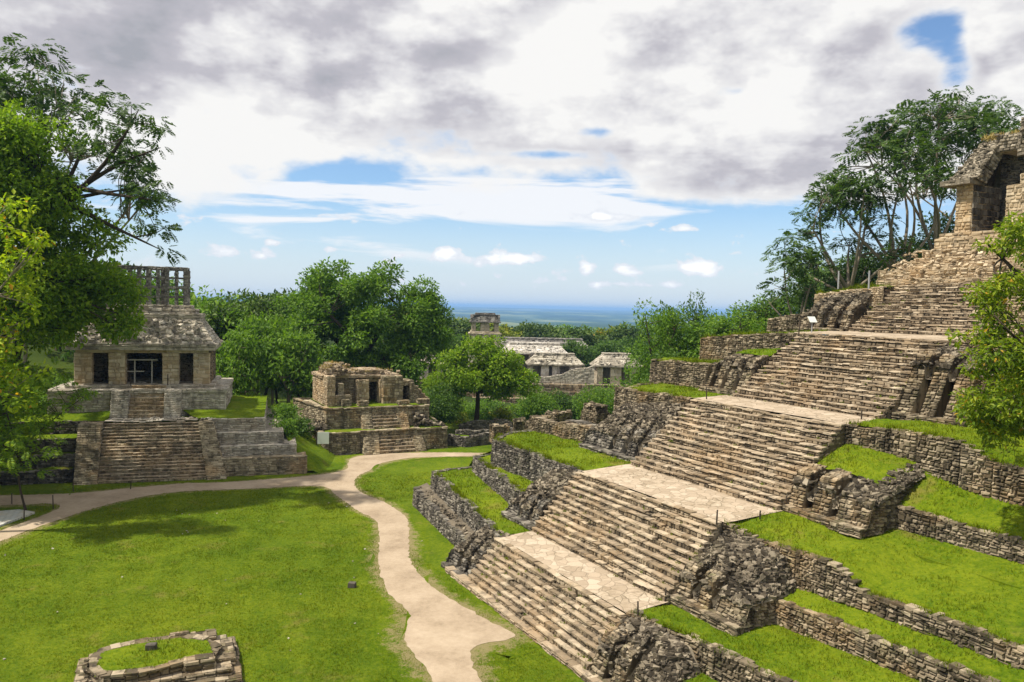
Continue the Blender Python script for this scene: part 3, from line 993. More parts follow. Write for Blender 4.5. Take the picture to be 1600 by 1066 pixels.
def flat_shape(name, P, z, mat, kind='structure'):
    me = bpy.data.meshes.new(name)
    me.from_pydata([(p[0], p[1], 0) for p in P], [], [list(range(len(P)))])
    me.materials.append(mat)
    if me.polygons[0].normal.z < 0:
        me.flip_normals()
    o = bpy.data.objects.new(name, me)
    COL.objects.link(o)
    o.location.z = z
    return tag(o, kind=kind)


PATH_S = smooth_poly(PATH, amp=.045)
flat_shape('path', PATH_S, .030, M['path'])

def verge():
    """trodden, patchy turf along both edges of the path"""
    P = PATH_S
    k = np.arange(len(P))
    sm = (P + np.roll(P, 1, 0) + np.roll(P, -1, 0) + np.roll(P, 2, 0) + np.roll(P, -2, 0)) / 5
    t = np.roll(sm, -2, 0) - np.roll(sm, 2, 0)
    nn = np.stack([t[:, 1], -t[:, 0]], 1)
    nn /= np.linalg.norm(nn, axis=1)[:, None] + 1e-9
    area = .5 * np.sum(P[:, 0] * np.roll(P[:, 1], -1) - np.roll(P[:, 0], -1) * P[:, 1])
    nn *= 1 if area > 0 else -1
    w = .4 + .75 * np.abs(np.sin(k * .037) + .6 * np.sin(k * .11 + 1)) + rng.uniform(0, .12, len(P))
    near = np.hypot(P[:, 0] - 1, P[:, 1] - 40) < 11
    w = np.where(near, w * 1.7, w)
    mb = MB()
    a = np.concatenate([sm - nn * .15, np.full((len(P), 1), .016)], 1)
    b = np.concatenate([sm + nn * w[:, None], np.full((len(P), 1), .016)], 1)
    j = (k + 1) % len(P)
    c = np.concatenate([sm + nn * w[:, None] * .5, np.full((len(P), 1), .016)], 1)
    n_ = len(P)
    mb.add(np.concatenate([a, c, b]), np.concatenate([np.stack([k, k + n_, j + n_, j], 1), np.stack([k + n_, k + 2 * n_, j + 2 * n_, j + n_], 1)]))
    o = mb.build('path_verge', M['worn'])
    at = o.data.attributes.new('wear', 'FLOAT', 'POINT')
    at.data.foreach_set('value', np.concatenate([np.full(n_, 1.0), np.full(n_, .55), np.zeros(n_)]).astype(np.float32))
    tag(o, kind='structure')


verge()

# ------------------------------------------------------------------ the great stepped pyramid
T0, T1 = 28.8, 41.9
pyr = thing('stepped_pyramid', 'huge stepped stone pyramid with wide stairways and grassy terraces climbing to the right', 'pyramid', C.w(38, 30, 0))
W = (-1, 0)


def flight(s0, s1, z0, z1, n, ta, tb, tw=None, rag=1.0):
    tr, ri = MB(), MB()
    stairs(tr, ri, C, 'a', s0, s1, z0, z1, n, ta, tb, tw, rag)
    # side cheeks of the flight
    for t, o in ((ta, -C.b), (tb, C.b)):
        dz, ds = (z1 - z0) / n, (s1 - s0) / n
        for k in range(n):
            stone_face(ri, C.w(s0 + k * ds + .03, t), C.w(s1 + .1, t), o, z0 + k * dz - (.3 if k == 0 else 0), z0 + (k + 1) * dz - .06, course=(dz * .9, dz * 1.1), length=(.3, .7), back=True)
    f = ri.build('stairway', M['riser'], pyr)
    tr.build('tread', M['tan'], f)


flight(20.0, 22.0, .28, 2.62, 8, T0, T1, None, 1.5)
flight(24.4, 27.9, 2.80, 6.35, 12, T0, T1, None, 1.7)
flight(31.9, 36.9, 6.52, 10.88, 15, T0, 41.6, (T0, 41.2), 2.0)
flight(40.0, 46.1, 11.0, 15.58, 16, T0, 40.6, (T0, 40.0), 2.2)
flight(51.5, 56.2, 15.75, 19.5, 14, 28.8, 40.2, (28.8, 39.2), 2.4)

# plinth under the first flight
mb = MB()
stone_face(mb, C.w(19.6, 27.4), C.w(19.6, 44.6), -C.a, -.1, .26, length=(.4, .9))
top_stones(mb, C, 19.6, 20.2, 27.4, 44.6, .29, (.5, 1.1))
mb.build('plinth', M['tan'], pyr)

# paved landings
for (s0, s1, z0, z1, ta, tb) in ((22.1, 24.55, 2.64, 2.82, T0 - .1, T1), (28.0, 32.1, 6.36, 6.54, T0 - .2, T1 - .1), (37.0, 40.2, 10.9, 11.03, T0 - .2, 41.4), (46.2, 51.8, 15.6, 15.77, T0 - .3, 41.6)):
    mb = MB()
    sheet(mb, C, [(s0, ta, z0), (s0, tb, z0)], [(s1, ta, z1), (s1, tb, z1)], 8, .6, .008, grow=0)
    mb.build('paved_landing', M['paving'], pyr)


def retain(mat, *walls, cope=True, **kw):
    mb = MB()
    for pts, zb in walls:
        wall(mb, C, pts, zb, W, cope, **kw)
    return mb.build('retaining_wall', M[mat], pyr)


EDGES = []


def turf(A, B, nv=8, amp=.05, grow=1.0, crown=0.0):
    EDGES.append(A)
    mb = MB()
    sheet(mb, C, A, B, nv, .6, amp, grow, crown)
    return mb.build('grass_terrace', M['grass'], pyr, smooth=True)


def buttress(ta, tb, s0, s1, zb, zf, zt, strips=((0, .9), (1.35, 2.15)), lean=.34, grassy=False, mat='wall', rub='rubble', n_rock=700, zside=None, dome_z=.35):
    """broken block beside a flight: leaning bars next to the stair, a masonry face, stone rubble piled behind it up to the wall"""
    sg = 1 if tb > ta else -1
    w = abs(tb - ta)
    zside = zf if zside is None else zside
    mb = MB()
    edges = [0.0]
    segs = []
    for a, b in strips:
        if a > edges[-1] + .02:
            segs.append((edges[-1], a, True))
        segs.append((a, b, False))
        edges.append(b)
    segs.append((edges[-1], edges[-1] + .5, True))
    segs.append((edges[-1] + .5, w, False))
    hgt = zf - zb

    def front(u, deep):
        return s0 + (.75 if deep else 0.0)
    for u0, u1, deep in segs:
        p0, p1 = C.w(front(u0, deep), ta + sg * u0), C.w(front(u1, deep), ta + sg * u1)
        top = zf + (.45 if (not deep and u1 < w - .1) else -.55 * deep)
        stone_face(mb, p0, p1, -C.a, zb - .1, top, batter=lean, length=(.25, .6), course=(.14, .22))
        for uu, o in ((u0, -sg), (u1, sg)):
            if not deep and uu < w - .05:   # cheeks of every bar
                c = [C.w(s0, ta + sg * uu, zb - .1), C.w(s0 + 2.2, ta + sg * uu, zb - .1), C.w(s0 + 2.2 + lean * hgt, ta + sg * uu, top - .02), C.w(s0 + lean * (top - zb), ta + sg * uu, top - .02)]
                mb.add(c, [[0, 1, 2, 3]])
    for u0, u1, deep in segs:
        if not deep and u1 < w - .1:
            e0, e1 = s0 + lean * (zf + .45 - zb), s0 + lean * (zf + .45 - zb) + 1.25
            zz0, zz1 = zf + .45, zf + .45 + .62 * 1.25 * max(.3, (zt - zf) / max(.6, s1 - s0 - lean * (zf - zb)))
            q = [C.w(e0, ta + sg * u0, zz0), C.w(e0, ta + sg * u1, zz0), C.w(e1, ta + sg * u1, zz1), C.w(e1, ta + sg * u0, zz1)]
            if sg < 0:
                q = [q[1], q[0], q[3], q[2]]
            quad_stones(mb, q[1], q[0], q[3], q[2], (.2, .35), (.2, .5), .06)
            for uu in (u0, u1):
                mb.add([C.w(e0 - .4, ta + sg * uu, zb), C.w(e1, ta + sg * uu, zb), C.w(e1, ta + sg * uu, zz1 - .03), C.w(e0, ta + sg * uu, zz0 - .03)], [[0, 1, 2, 3]])
    # foot course
    stone_face(mb, C.w(s0 - .28, ta), C.w(s0 - .28, tb), -C.a, zb - .15, zb + .34, length=(.3, .7))
    top_stones(mb, C, s0 - .28, s0 + .75, min(ta, tb), max(ta, tb), zb + .34, (.3, .6))
    # outer side
    k = 8
    ss = np.linspace(s0, s1, k + 1)

    gr = [(a_, b_) for a_, b_, d_ in segs if d_]

    def surf(s, u):
        s, u = np.asarray(s, float), np.asarray(u, float)
        cut = 0
        for a_, b_ in gr:
            cut = np.maximum(cut, np.clip(np.minimum(u - a_, b_ - u) / .10 + .5, 0, 1))
        cut = cut * np.clip(1.25 - (s - s0 - lean * hgt) / 1.5, 0, 1) * .8 * (s1 - s0 > 1)
        return surf0(s, u) - cut

    def surf0(s, u):
        f = np.clip((s - (s0 + lean * hgt)) / max(.3, s1 - s0 - lean * hgt), 0, 1)
        lat = np.clip(u / w, 0, 1)
        edge = np.clip((1 - lat) * w / .9, 0, 1)
        zz_ = zf + (zt - zf) * f * (1 - .28 * lat) + dome_z * np.sin(np.pi * np.clip(lat, 0, 1)) * np.sin(np.pi * f)
        return zside * (1 - edge) + zz_ * edge if zside < zf - .01 else zz_ - (1 - edge) * .45
    for i in range(k):
        za, zc = float(surf(ss[i], w)), float(surf(ss[i + 1], w))
        if i == 0:
            za = zb + .3
        stone_face(mb, C.w(ss[i], tb), C.w(ss[i + 1], tb), C.b * sg, zb - .1, (za, zc), batter=.08)
    b = mb.build('buttress', M[mat], pyr)
    # the pile on top
    g = MB()
    ns, nu = 20, 46
    sv = np.linspace(s0 + lean * hgt * .8, s1 + .25, ns)
    uv = np.linspace(0, w - .08, nu)
    SS, UU = np.meshgrid(sv, uv, indexing='ij')
    ZZ = surf(SS, UU) - .10
    P = C.w(SS, ta + sg * UU, ZZ)
    i, j = np.meshgrid(np.arange(ns - 1), np.arange(nu - 1), indexing='ij')
    kk = (i * nu + j).ravel()
    q = np.stack([kk, kk + 1, kk + nu + 1, kk + nu], 1)
    if sg > 0:
        q = q[:, ::-1]
    V = P.reshape(-1, 3)
    nn = np.cross(V[q[:, 1]] - V[q[:, 0]], V[q[:, 3]] - V[q[:, 0]])
    if nn[:, 2].sum() < 0:
        q = q[:, ::-1]
    g.add(V, q)
    if grassy:
        n_rock = n_rock * 2 // 3
        sv = np.linspace(s0 + lean * hgt + 1.25, s1 + .25, 12)
        uv2 = np.linspace(.05, w - .5, 14)
        SS, UU = np.meshgrid(sv, uv2, indexing='ij')
        V2 = C.w(SS, ta + sg * UU, surf0(SS, UU) + .03 + rng.normal(0, .02, SS.shape)).reshape(-1, 3)
        i2, j2 = np.meshgrid(np.arange(11), np.arange(13), indexing='ij')
        k2 = (i2 * 14 + j2).ravel()
        q2 = np.stack([k2, k2 + 1, k2 + 15, k2 + 14], 1)
        if np.cross(V2[q2[0, 1]] - V2[q2[0, 0]], V2[q2[0, 3]] - V2[q2[0, 0]])[2] < 0:
            q2 = q2[:, ::-1]
        gg = MB()
        gg.add(V2, q2)
        PATCHES.append((V2[q2[:, [0, 1, 2]]], 1.0)); PATCHES.append((V2[q2[:, [0, 2, 3]]], 1.0))
        gg.build('grass_top', M['grass'], b, smooth=True)
    n_rock = int(n_rock * 2.2)
    fs, fu = rng.random(n_rock), rng.random(n_rock)
    if grassy:      # stones only along the broken outer and front edge
        e = rng.random(n_rock) < .45
        fu = np.where(e, 1 - .16 * fu, fu)
        fs = np.where(e, fs, .34 * fs)
    rs = s0 + lean * hgt * .85 + (s1 - s0 - lean * hgt * .85) * fs
    ru = np.minimum((w - .1) * fu, w - .22)
    rp = C.w(rs, ta + sg * ru, surf(rs, ru) - .05 + rng.normal(0, .04, n_rock))
    rsz = np.where(surf0(rs, ru) - surf(rs, ru) > .2, .5, 1.0)
    rocks(g, rp, rsz * np.minimum(.42, rng.gamma(4.0, .052, n_rock) + .06), .5)
    g.build('rubble', M[rub], b)
    return b


# ---- near side (to the right of the stairs)
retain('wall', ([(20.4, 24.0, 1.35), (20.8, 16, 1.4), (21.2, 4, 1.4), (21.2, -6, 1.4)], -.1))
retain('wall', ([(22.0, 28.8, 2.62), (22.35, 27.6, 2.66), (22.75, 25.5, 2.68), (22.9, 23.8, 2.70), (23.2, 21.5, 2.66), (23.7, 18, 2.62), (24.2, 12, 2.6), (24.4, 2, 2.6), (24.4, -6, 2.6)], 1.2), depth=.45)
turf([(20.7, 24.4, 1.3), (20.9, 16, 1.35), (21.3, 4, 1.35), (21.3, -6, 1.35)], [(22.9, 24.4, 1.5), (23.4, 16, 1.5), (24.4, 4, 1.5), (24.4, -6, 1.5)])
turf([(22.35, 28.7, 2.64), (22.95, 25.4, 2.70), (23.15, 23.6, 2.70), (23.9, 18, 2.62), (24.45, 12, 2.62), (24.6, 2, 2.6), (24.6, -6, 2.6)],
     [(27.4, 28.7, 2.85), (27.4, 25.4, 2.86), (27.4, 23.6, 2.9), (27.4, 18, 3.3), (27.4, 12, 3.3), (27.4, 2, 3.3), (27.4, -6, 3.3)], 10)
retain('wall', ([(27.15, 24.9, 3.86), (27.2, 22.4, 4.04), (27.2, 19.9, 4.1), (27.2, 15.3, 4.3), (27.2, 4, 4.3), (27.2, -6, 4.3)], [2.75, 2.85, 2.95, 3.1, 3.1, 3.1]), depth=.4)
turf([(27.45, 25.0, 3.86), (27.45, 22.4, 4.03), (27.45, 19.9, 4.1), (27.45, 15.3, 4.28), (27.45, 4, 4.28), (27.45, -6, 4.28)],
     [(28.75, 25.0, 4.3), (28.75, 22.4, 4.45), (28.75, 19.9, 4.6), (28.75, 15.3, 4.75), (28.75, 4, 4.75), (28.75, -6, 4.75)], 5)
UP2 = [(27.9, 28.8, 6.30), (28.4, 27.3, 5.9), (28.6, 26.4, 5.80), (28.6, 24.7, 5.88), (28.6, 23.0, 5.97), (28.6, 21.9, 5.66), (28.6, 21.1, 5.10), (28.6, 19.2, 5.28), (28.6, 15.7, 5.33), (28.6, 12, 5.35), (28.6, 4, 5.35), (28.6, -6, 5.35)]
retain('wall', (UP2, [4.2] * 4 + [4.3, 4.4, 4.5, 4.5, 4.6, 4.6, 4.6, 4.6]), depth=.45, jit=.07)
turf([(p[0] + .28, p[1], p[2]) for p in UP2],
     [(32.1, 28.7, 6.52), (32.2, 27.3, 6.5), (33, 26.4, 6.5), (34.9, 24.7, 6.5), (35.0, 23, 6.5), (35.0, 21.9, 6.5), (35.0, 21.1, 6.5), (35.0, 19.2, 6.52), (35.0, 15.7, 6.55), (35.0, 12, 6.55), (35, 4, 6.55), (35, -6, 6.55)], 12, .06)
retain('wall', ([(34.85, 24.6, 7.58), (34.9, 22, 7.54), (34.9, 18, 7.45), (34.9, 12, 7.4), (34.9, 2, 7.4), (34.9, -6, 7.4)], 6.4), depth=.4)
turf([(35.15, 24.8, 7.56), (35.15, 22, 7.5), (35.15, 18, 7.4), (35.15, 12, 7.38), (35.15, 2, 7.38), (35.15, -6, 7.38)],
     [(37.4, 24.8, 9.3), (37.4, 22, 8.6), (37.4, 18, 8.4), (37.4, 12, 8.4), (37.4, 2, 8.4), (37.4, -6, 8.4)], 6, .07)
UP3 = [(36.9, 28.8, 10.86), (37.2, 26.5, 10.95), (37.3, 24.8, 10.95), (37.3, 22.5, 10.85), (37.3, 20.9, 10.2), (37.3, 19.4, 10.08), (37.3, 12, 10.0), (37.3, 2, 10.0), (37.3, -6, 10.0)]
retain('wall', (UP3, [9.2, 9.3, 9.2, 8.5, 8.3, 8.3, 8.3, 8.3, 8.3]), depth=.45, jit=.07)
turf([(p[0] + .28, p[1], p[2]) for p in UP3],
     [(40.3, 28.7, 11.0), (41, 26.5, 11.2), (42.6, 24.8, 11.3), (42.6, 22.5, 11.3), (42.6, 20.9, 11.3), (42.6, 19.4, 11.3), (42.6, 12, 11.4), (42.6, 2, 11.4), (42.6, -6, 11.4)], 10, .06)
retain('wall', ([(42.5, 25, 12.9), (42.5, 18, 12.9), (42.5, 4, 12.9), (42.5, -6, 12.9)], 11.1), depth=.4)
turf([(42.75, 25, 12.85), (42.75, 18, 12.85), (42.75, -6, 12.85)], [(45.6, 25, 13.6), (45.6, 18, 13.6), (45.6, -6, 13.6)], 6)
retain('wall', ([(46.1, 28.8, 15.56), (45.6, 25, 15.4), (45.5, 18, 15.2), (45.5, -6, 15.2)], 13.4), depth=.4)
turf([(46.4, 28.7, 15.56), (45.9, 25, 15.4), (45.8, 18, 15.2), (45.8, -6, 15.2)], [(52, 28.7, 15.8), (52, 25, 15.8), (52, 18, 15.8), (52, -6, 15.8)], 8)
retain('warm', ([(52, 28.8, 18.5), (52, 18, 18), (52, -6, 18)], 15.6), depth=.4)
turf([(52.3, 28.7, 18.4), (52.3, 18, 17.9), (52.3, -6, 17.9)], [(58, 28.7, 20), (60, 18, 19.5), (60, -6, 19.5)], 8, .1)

buttress(T0 - .02, 24.2, 19.9, 22.6, -.05, 1.45, 2.75, ((0, .95), (1.5, 2.35)), .42, n_rock=620, zside=1.3)
buttress(T0 - .02, 24.4, 25.0, 28.5, 2.78, 4.05, 6.05, ((0, .85), (1.4, 2.2)), .34, n_rock=760, zside=4.0)
buttress(T0 - .02, 24.0, 32.5, 37.2, 6.42, 8.1, 9.9, ((0, .9), (1.5, 2.5)), .36, grassy=True, n_rock=560, zside=8.2, dome_z=.25)
buttress(T0 - .02, 24.4, 41.2, 45.5, 11.05, 14.3, 15.2, ((0, .9), (1.4, 2.3)), .5, n_rock=420)

# ---- far side (left of the stairs)
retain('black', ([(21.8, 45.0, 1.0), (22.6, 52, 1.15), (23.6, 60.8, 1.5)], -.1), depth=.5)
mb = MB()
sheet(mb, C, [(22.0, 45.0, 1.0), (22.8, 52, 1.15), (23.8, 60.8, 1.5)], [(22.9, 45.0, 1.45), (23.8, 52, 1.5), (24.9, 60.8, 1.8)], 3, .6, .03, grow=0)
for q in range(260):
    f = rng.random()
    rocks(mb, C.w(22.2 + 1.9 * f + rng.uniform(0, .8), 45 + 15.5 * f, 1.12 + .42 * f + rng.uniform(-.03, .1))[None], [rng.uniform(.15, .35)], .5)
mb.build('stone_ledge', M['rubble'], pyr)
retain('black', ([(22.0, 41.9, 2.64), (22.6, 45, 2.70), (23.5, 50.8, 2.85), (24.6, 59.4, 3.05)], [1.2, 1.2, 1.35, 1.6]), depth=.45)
mb = MB()
wall(mb, C, [(24.6, 59.4, 3.05), (29.5, 60.8, 2.9)], 0, (0, 1), True)
wall(mb, C, [(23.6, 60.8, 1.5), (26.0, 61.5, 1.2)], 0, (0, 1), True)
wall(mb, C, [(28.2, 58.8, 4.25), (33, 59.6, 4.25)], 2.5, (0, 1), True)
wall(mb, C, [(27.9, 54.9, 6.3), (30.5, 57.2, 6.3), (40, 60, 6.3)], 2.5, (0, 1), True)
mb.build('return_wall', M['black'], pyr)
turf([(22.3, 41.9, 2.66), (22.85, 45, 2.72), (23.75, 50.8, 2.86), (24.85, 59.3, 3.05)], [(25.3, 41.9, 2.86), (25.8, 45, 2.85), (26.9, 50.8, 2.9), (29.5, 60.4, 2.95)], 8)
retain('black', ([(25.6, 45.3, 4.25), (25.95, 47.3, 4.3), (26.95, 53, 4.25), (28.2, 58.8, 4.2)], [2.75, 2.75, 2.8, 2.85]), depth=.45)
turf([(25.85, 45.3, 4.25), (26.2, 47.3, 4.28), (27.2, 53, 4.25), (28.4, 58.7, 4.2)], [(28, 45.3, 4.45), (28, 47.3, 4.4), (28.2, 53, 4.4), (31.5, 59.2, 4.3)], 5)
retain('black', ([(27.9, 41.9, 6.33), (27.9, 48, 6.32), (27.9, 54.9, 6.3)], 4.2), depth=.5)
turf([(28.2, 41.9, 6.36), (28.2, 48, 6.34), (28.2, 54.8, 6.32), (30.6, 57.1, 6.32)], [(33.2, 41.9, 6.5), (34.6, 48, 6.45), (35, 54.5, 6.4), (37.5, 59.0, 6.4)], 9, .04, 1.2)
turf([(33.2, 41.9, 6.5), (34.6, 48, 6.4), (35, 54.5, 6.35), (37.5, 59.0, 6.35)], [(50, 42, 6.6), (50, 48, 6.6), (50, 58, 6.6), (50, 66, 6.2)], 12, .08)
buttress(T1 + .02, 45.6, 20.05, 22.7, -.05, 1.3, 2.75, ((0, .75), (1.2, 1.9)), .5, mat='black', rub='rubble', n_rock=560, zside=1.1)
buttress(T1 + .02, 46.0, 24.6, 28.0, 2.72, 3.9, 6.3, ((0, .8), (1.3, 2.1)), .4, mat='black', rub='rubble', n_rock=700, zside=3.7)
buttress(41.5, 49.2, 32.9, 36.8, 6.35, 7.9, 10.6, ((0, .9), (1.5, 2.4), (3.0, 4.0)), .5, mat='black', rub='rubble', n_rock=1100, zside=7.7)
retain('wall', ([(36.5, 41.4, 10.9), (36.2, 45, 10.85), (36.0, 49.6, 10.8)], 7.5), depth=.5)
mb = MB()
wall(mb, C, [(36.0, 49.6, 10.8), (42, 51.6, 10.9)], 6.3, (0, 1), True)
wall(mb, C, [(42.0, 52.6, 12.75), (45.5, 53.2, 12.8)], 10.2, (0, 1), True)
wall(mb, C, [(45.0, 49.8, 14.75), (51, 50.2, 15.0)], 12.6, (0, 1), True)
wall(mb, C, [(52, 49.0, 16.45), (58, 49.4, 17)], 15.0, (0, 1), True)
mb.build('return_wall', M['wall'], pyr)
turf([(36.8, 41.4, 10.9), (36.5, 45, 10.86), (36.3, 49.5, 10.8)], [(41.6, 41.2, 11.0), (42.2, 45, 10.95), (42.2, 51.6, 10.9)], 7)
retain('wall', ([(41.7, 44.4, 12.95), (42.0, 47, 12.9), (42.0, 50.5, 12.8), (42.0, 52.6, 12.5)], 10.8), depth=.5)
turf([(42.3, 44.4, 13.0), (42.3, 47, 12.9), (42.3, 52.5, 12.7)], [(45.1, 44.4, 13.2), (45.1, 47, 13.0), (45.1, 52.9, 12.9)], 6)
retain('wall', ([(45.9, 40.2, 15.52), (45.2, 43, 15.4), (45.0, 46, 15.15), (45.0, 49.8, 14.7)], 12.7), depth=.5)
turf([(46.2, 40.6, 15.56), (45.5, 43, 15.4), (45.3, 46, 15.2), (45.3, 49.7, 14.75)], [(52.4, 41.6, 15.75), (52.4, 43, 15.6), (52.4, 46, 15.4), (52.4, 49.9, 15.1)], 7)
buttress(40.7, 45.0, 41.0, 45.0, 10.95, 13.1, 14.4, ((0, .85), (1.3, 2.1), (2.5, 3.2)), .5, grassy=True, mat='wall', n_rock=520, zside=12.9)
retain('wall', ([(51.9, 44.6, 17.05), (52, 46.5, 16.9), (52, 49.0, 16.45)], 15.1), depth=.5)
buttress(40.3, 45.2, 51.3, 54.4, 15.6, 17.2, 19.0, ((0, .8), (1.3, 2.0), (2.6, 3.3)), .5, mat='wall', n_rock=560)
retain('warm', ([(54.2, 39.4, 19.3), (54.0, 42, 19.1), (54.0, 45.8, 18.7)], 16.3), depth=.5)
turf([(54.4, 40, 19.3), (54.3, 42, 19.15), (54.3, 45.7, 18.72)], [(58, 40, 19.5), (58, 42.6, 19.4), (58, 46.4, 18.9)], 6, .06)
# broken upper steps under the shrine
mb = MB()
for (s, ta, tb, z0, z1) in ((56.4, 27, 41.6, 19.3, 19.95), (57.1, 27, 42.0, 19.9, 20.75), (58.2, 27, 40.9, 20.7, 21.25), (59.2, 27, 40.3, 21.2, 21.75), (60.2, 27, 40.2, 21.7, 22.45)):
    wall(mb, C, [(s, ta, z1), (s + .05, (ta + tb) / 2, z1 + .03), (s + .1, tb, z1 - .08)], z0 - .2, W, True, .9, jit=.09, length=(.3, .9))
    stone_face(mb, C.w(s, tb), C.w(62, tb), C.b, z0 - .4, z1, length=(.3, .8))
    block(mb, C, s + .15, 66, ta, tb - .05, z0 - 1.5, z1 - .02)
n = 260
a, b = rng.uniform(56.5, 61, n), rng.uniform(28, 41.5, n)
rocks(mb, C.w(a, b, np.interp(a, [56.5, 57.2, 58.3, 59.3, 60.3, 61], [20.0, 20.8, 21.3, 21.8, 22.45, 22.5]) + rng.uniform(-.06, .08, n)), rng.uniform(.12, .4, n), .5)
mb.build('broken_steps', M['warm'], pyr)
# earth core
mb = MB()
for (s0, s1, ta, tb, z) in ((24.9, 37, -6, 50, 2.4), (29.2, 60, -6, 52, 3.6), (33, 60, -6, 49.2, 6.1), (38, 60, -6, 49, 7.0), (43, 60, -6, 49, 10.6), (46.6, 64, -6, 49, 12.6), (53.5, 64, -6, 45, 15.0), (57, 66, -6, 45, 18.4)):
    block(mb, C, s0, s1, ta, tb, -1, z)
mb.build('earth_core', M['grass'], pyr)


def tuft_spikes(mb, P, n, h, spread):
    d = rng.normal(0, spread, (n, 3)) * [1, 1, .1]
    ax = unit(UP + rng.normal(0, .45, (n, 3)))
    leaves(mb, P + d, ax, unit(rng.normal(0, 1, (n, 3))), h * rng.uniform(.5, 1.2, n), .10)


# ------------------------------------------------------------------ shrine on the great pyramid
shr = thing('ruined_temple', 'ruined stone temple with broken vault standing on top of the huge stepped pyramid', 'temple', C.w(65, 33, 22.4))
mb = MB()
masonry_box(mb, C, 61.0, 71, 26.5, 39.75, 22.35, 23.5, length=(.4, 1.1), course=(.25, .4))
masonry_box(mb, C, 61.25, 71, 26.6, 39.5, 23.45, 23.9, length=(.4, 1.1), course=(.2, .3))
mb.build('platform', M['warm'], shr)
mb = MB()
masonry_box(mb, C, 61.7, 70, 37.15, 38.5, 23.86, 27.75, batter=.0, sides='aAB', course=(.2, .38), length=(.3, .8))
mb.build('end_wall', M['warm'], shr)
mb = MB()
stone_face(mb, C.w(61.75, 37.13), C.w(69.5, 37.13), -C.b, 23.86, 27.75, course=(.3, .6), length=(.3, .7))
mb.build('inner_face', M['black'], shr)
mb = MB()
masonry_box(mb, C, 61.7, 62.9, 32.3, 34.55, 23.86, 27.3, batter=.0, course=(.2, .38), length=(.3, .8))
masonry_box(mb, C, 61.75, 62.9, 32.3, 33.6, 27.25, 28.1, batter=.0, course=(.2, .38), length=(.3, .6))
masonry_box(mb, C, 61.7, 62.9, 27.2, 30.2, 23.86, 27.9, batter=.0, course=(.2, .38), length=(.3, .8))
mb.build('pier', M['warm'], shr)
mb = MB()
masonry_box(mb, C, 65.6, 66.6, 27.2, 37.3, 23.86, 31.0, batter=.0, sides='a')
mb.build('middle_wall', M['black'], shr)
mb = MB()
# eave, sloping front at the left end, crest over the open vault, rear half of the roof
masonry_box(mb, C, 60.95, 62.9, 36.95, 39.4, 27.72, 28.15, batter=-.2, course=(.2, .3), length=(.4, 1.0))
A1, A2, A3, A4 = C.w(61.35, 39.0, 28.12), C.w(61.35, 36.7, 28.12), C.w(63.5, 36.3, 31.2), C.w(63.5, 37.7, 31.2)
quad_stones(mb, A1, A2, A3, A4, (.3, .7), (.4, 1.2), .03)
nr = 160
uu, vv = rng.random(nr), rng.random(nr)
rocks(mb, np.array([(A1 + (A2 - A1) * u) * (1 - v) + (A4 + (A3 - A4) * u) * v for u, v in zip(uu, vv)]), rng.uniform(.12, .4, nr), .5)
quad_stones(mb, C.w(68.5, 39.0, 28.12), A1, A4, C.w(67, 37.7, 31.2), (.25, .45), (.3, .8), .06)
# broken section of the vault
quad_stones(mb, A2, C.w(62.6, 36.6, 27.8), C.w(64.4, 36.2, 30.6), A3, (.2, .35), (.2, .5), .10)
quad_stones(mb, C.w(62.7, 36.9, 27.8), C.w(62.7, 38.2, 27.8), C.w(64.5, 37.6, 30.7), C.w(64.5, 36.2, 30.7), (.2, .35), (.2, .5), .10)
for (t0_, t1_, zl, zt) in ((36.4, 37.7, 30.5, 31.35), (34.6, 36.5, 30.3, 31.6), (32.4, 34.7, 29.7, 32.0), (27.2, 32.5, 29.2, 32.1)):
    masonry_box(mb, C, 63.4 - (zt - 31.3) * .4, 66.8, t0_, t1_, zl, zt, batter=.12, sides='aAbB', course=(.2, .35), length=(.3, .8))
quad_stones(mb, C.w(70.2, 38.5, 27.8), C.w(70.2, 27.2, 27.8), C.w(66.6, 27.2, 31.4), C.w(66.6, 37.7, 31.4))
mb.hexes(np.array([C.w(66.4, 27.2, 27.8), C.w(70.0, 27.2, 27.8), C.w(70.0, 38.3, 27.8), C.w(66.4, 38.3, 27.8), C.w(66.4, 27.2, 31.3), C.w(66.7, 27.2, 31.3), C.w(66.7, 37.6, 31.3), C.w(66.4, 37.6, 31.3)])[None])
quad_stones(mb, C.w(61.4, 32.4, 28.1), C.w(61.4, 27.2, 28.1), C.w(63.2, 27.2, 30.6), C.w(63.2, 31.5, 30.6), bulge=.08)
n = 60
rocks(mb, C.w(rng.uniform(63, 66.5, n), rng.uniform(28, 37.4, n), 0) + np.stack([np.zeros(n), np.zeros(n), rng.uniform(31.5, 32.1, n)], 1), rng.uniform(.2, .5, n), .5)
roof = mb.build('roof', M['oldroof'], shr)
mb = MB()
for a, t in ((64.6, 35.0), (64.7, 33.9), (64.6, 32.8)):
    masonry_box(mb, C, a, a + .7, t - .35, t + .35, 31.7, 33.0 + rng.uniform(-.2, .2), batter=.0, course=(.2, .3), length=(.3, .5))
mb.build('roof_comb', M['oldroof'], shr)
mb = MB()
for k in range(14):
    tuft_spikes(mb, C.w(63.4 + rng.uniform(0, 1.6), rng.uniform(34.5, 37.4), 31.5), 26, .5, .16)
mb.build('dry_grass', M['dry'], shr)

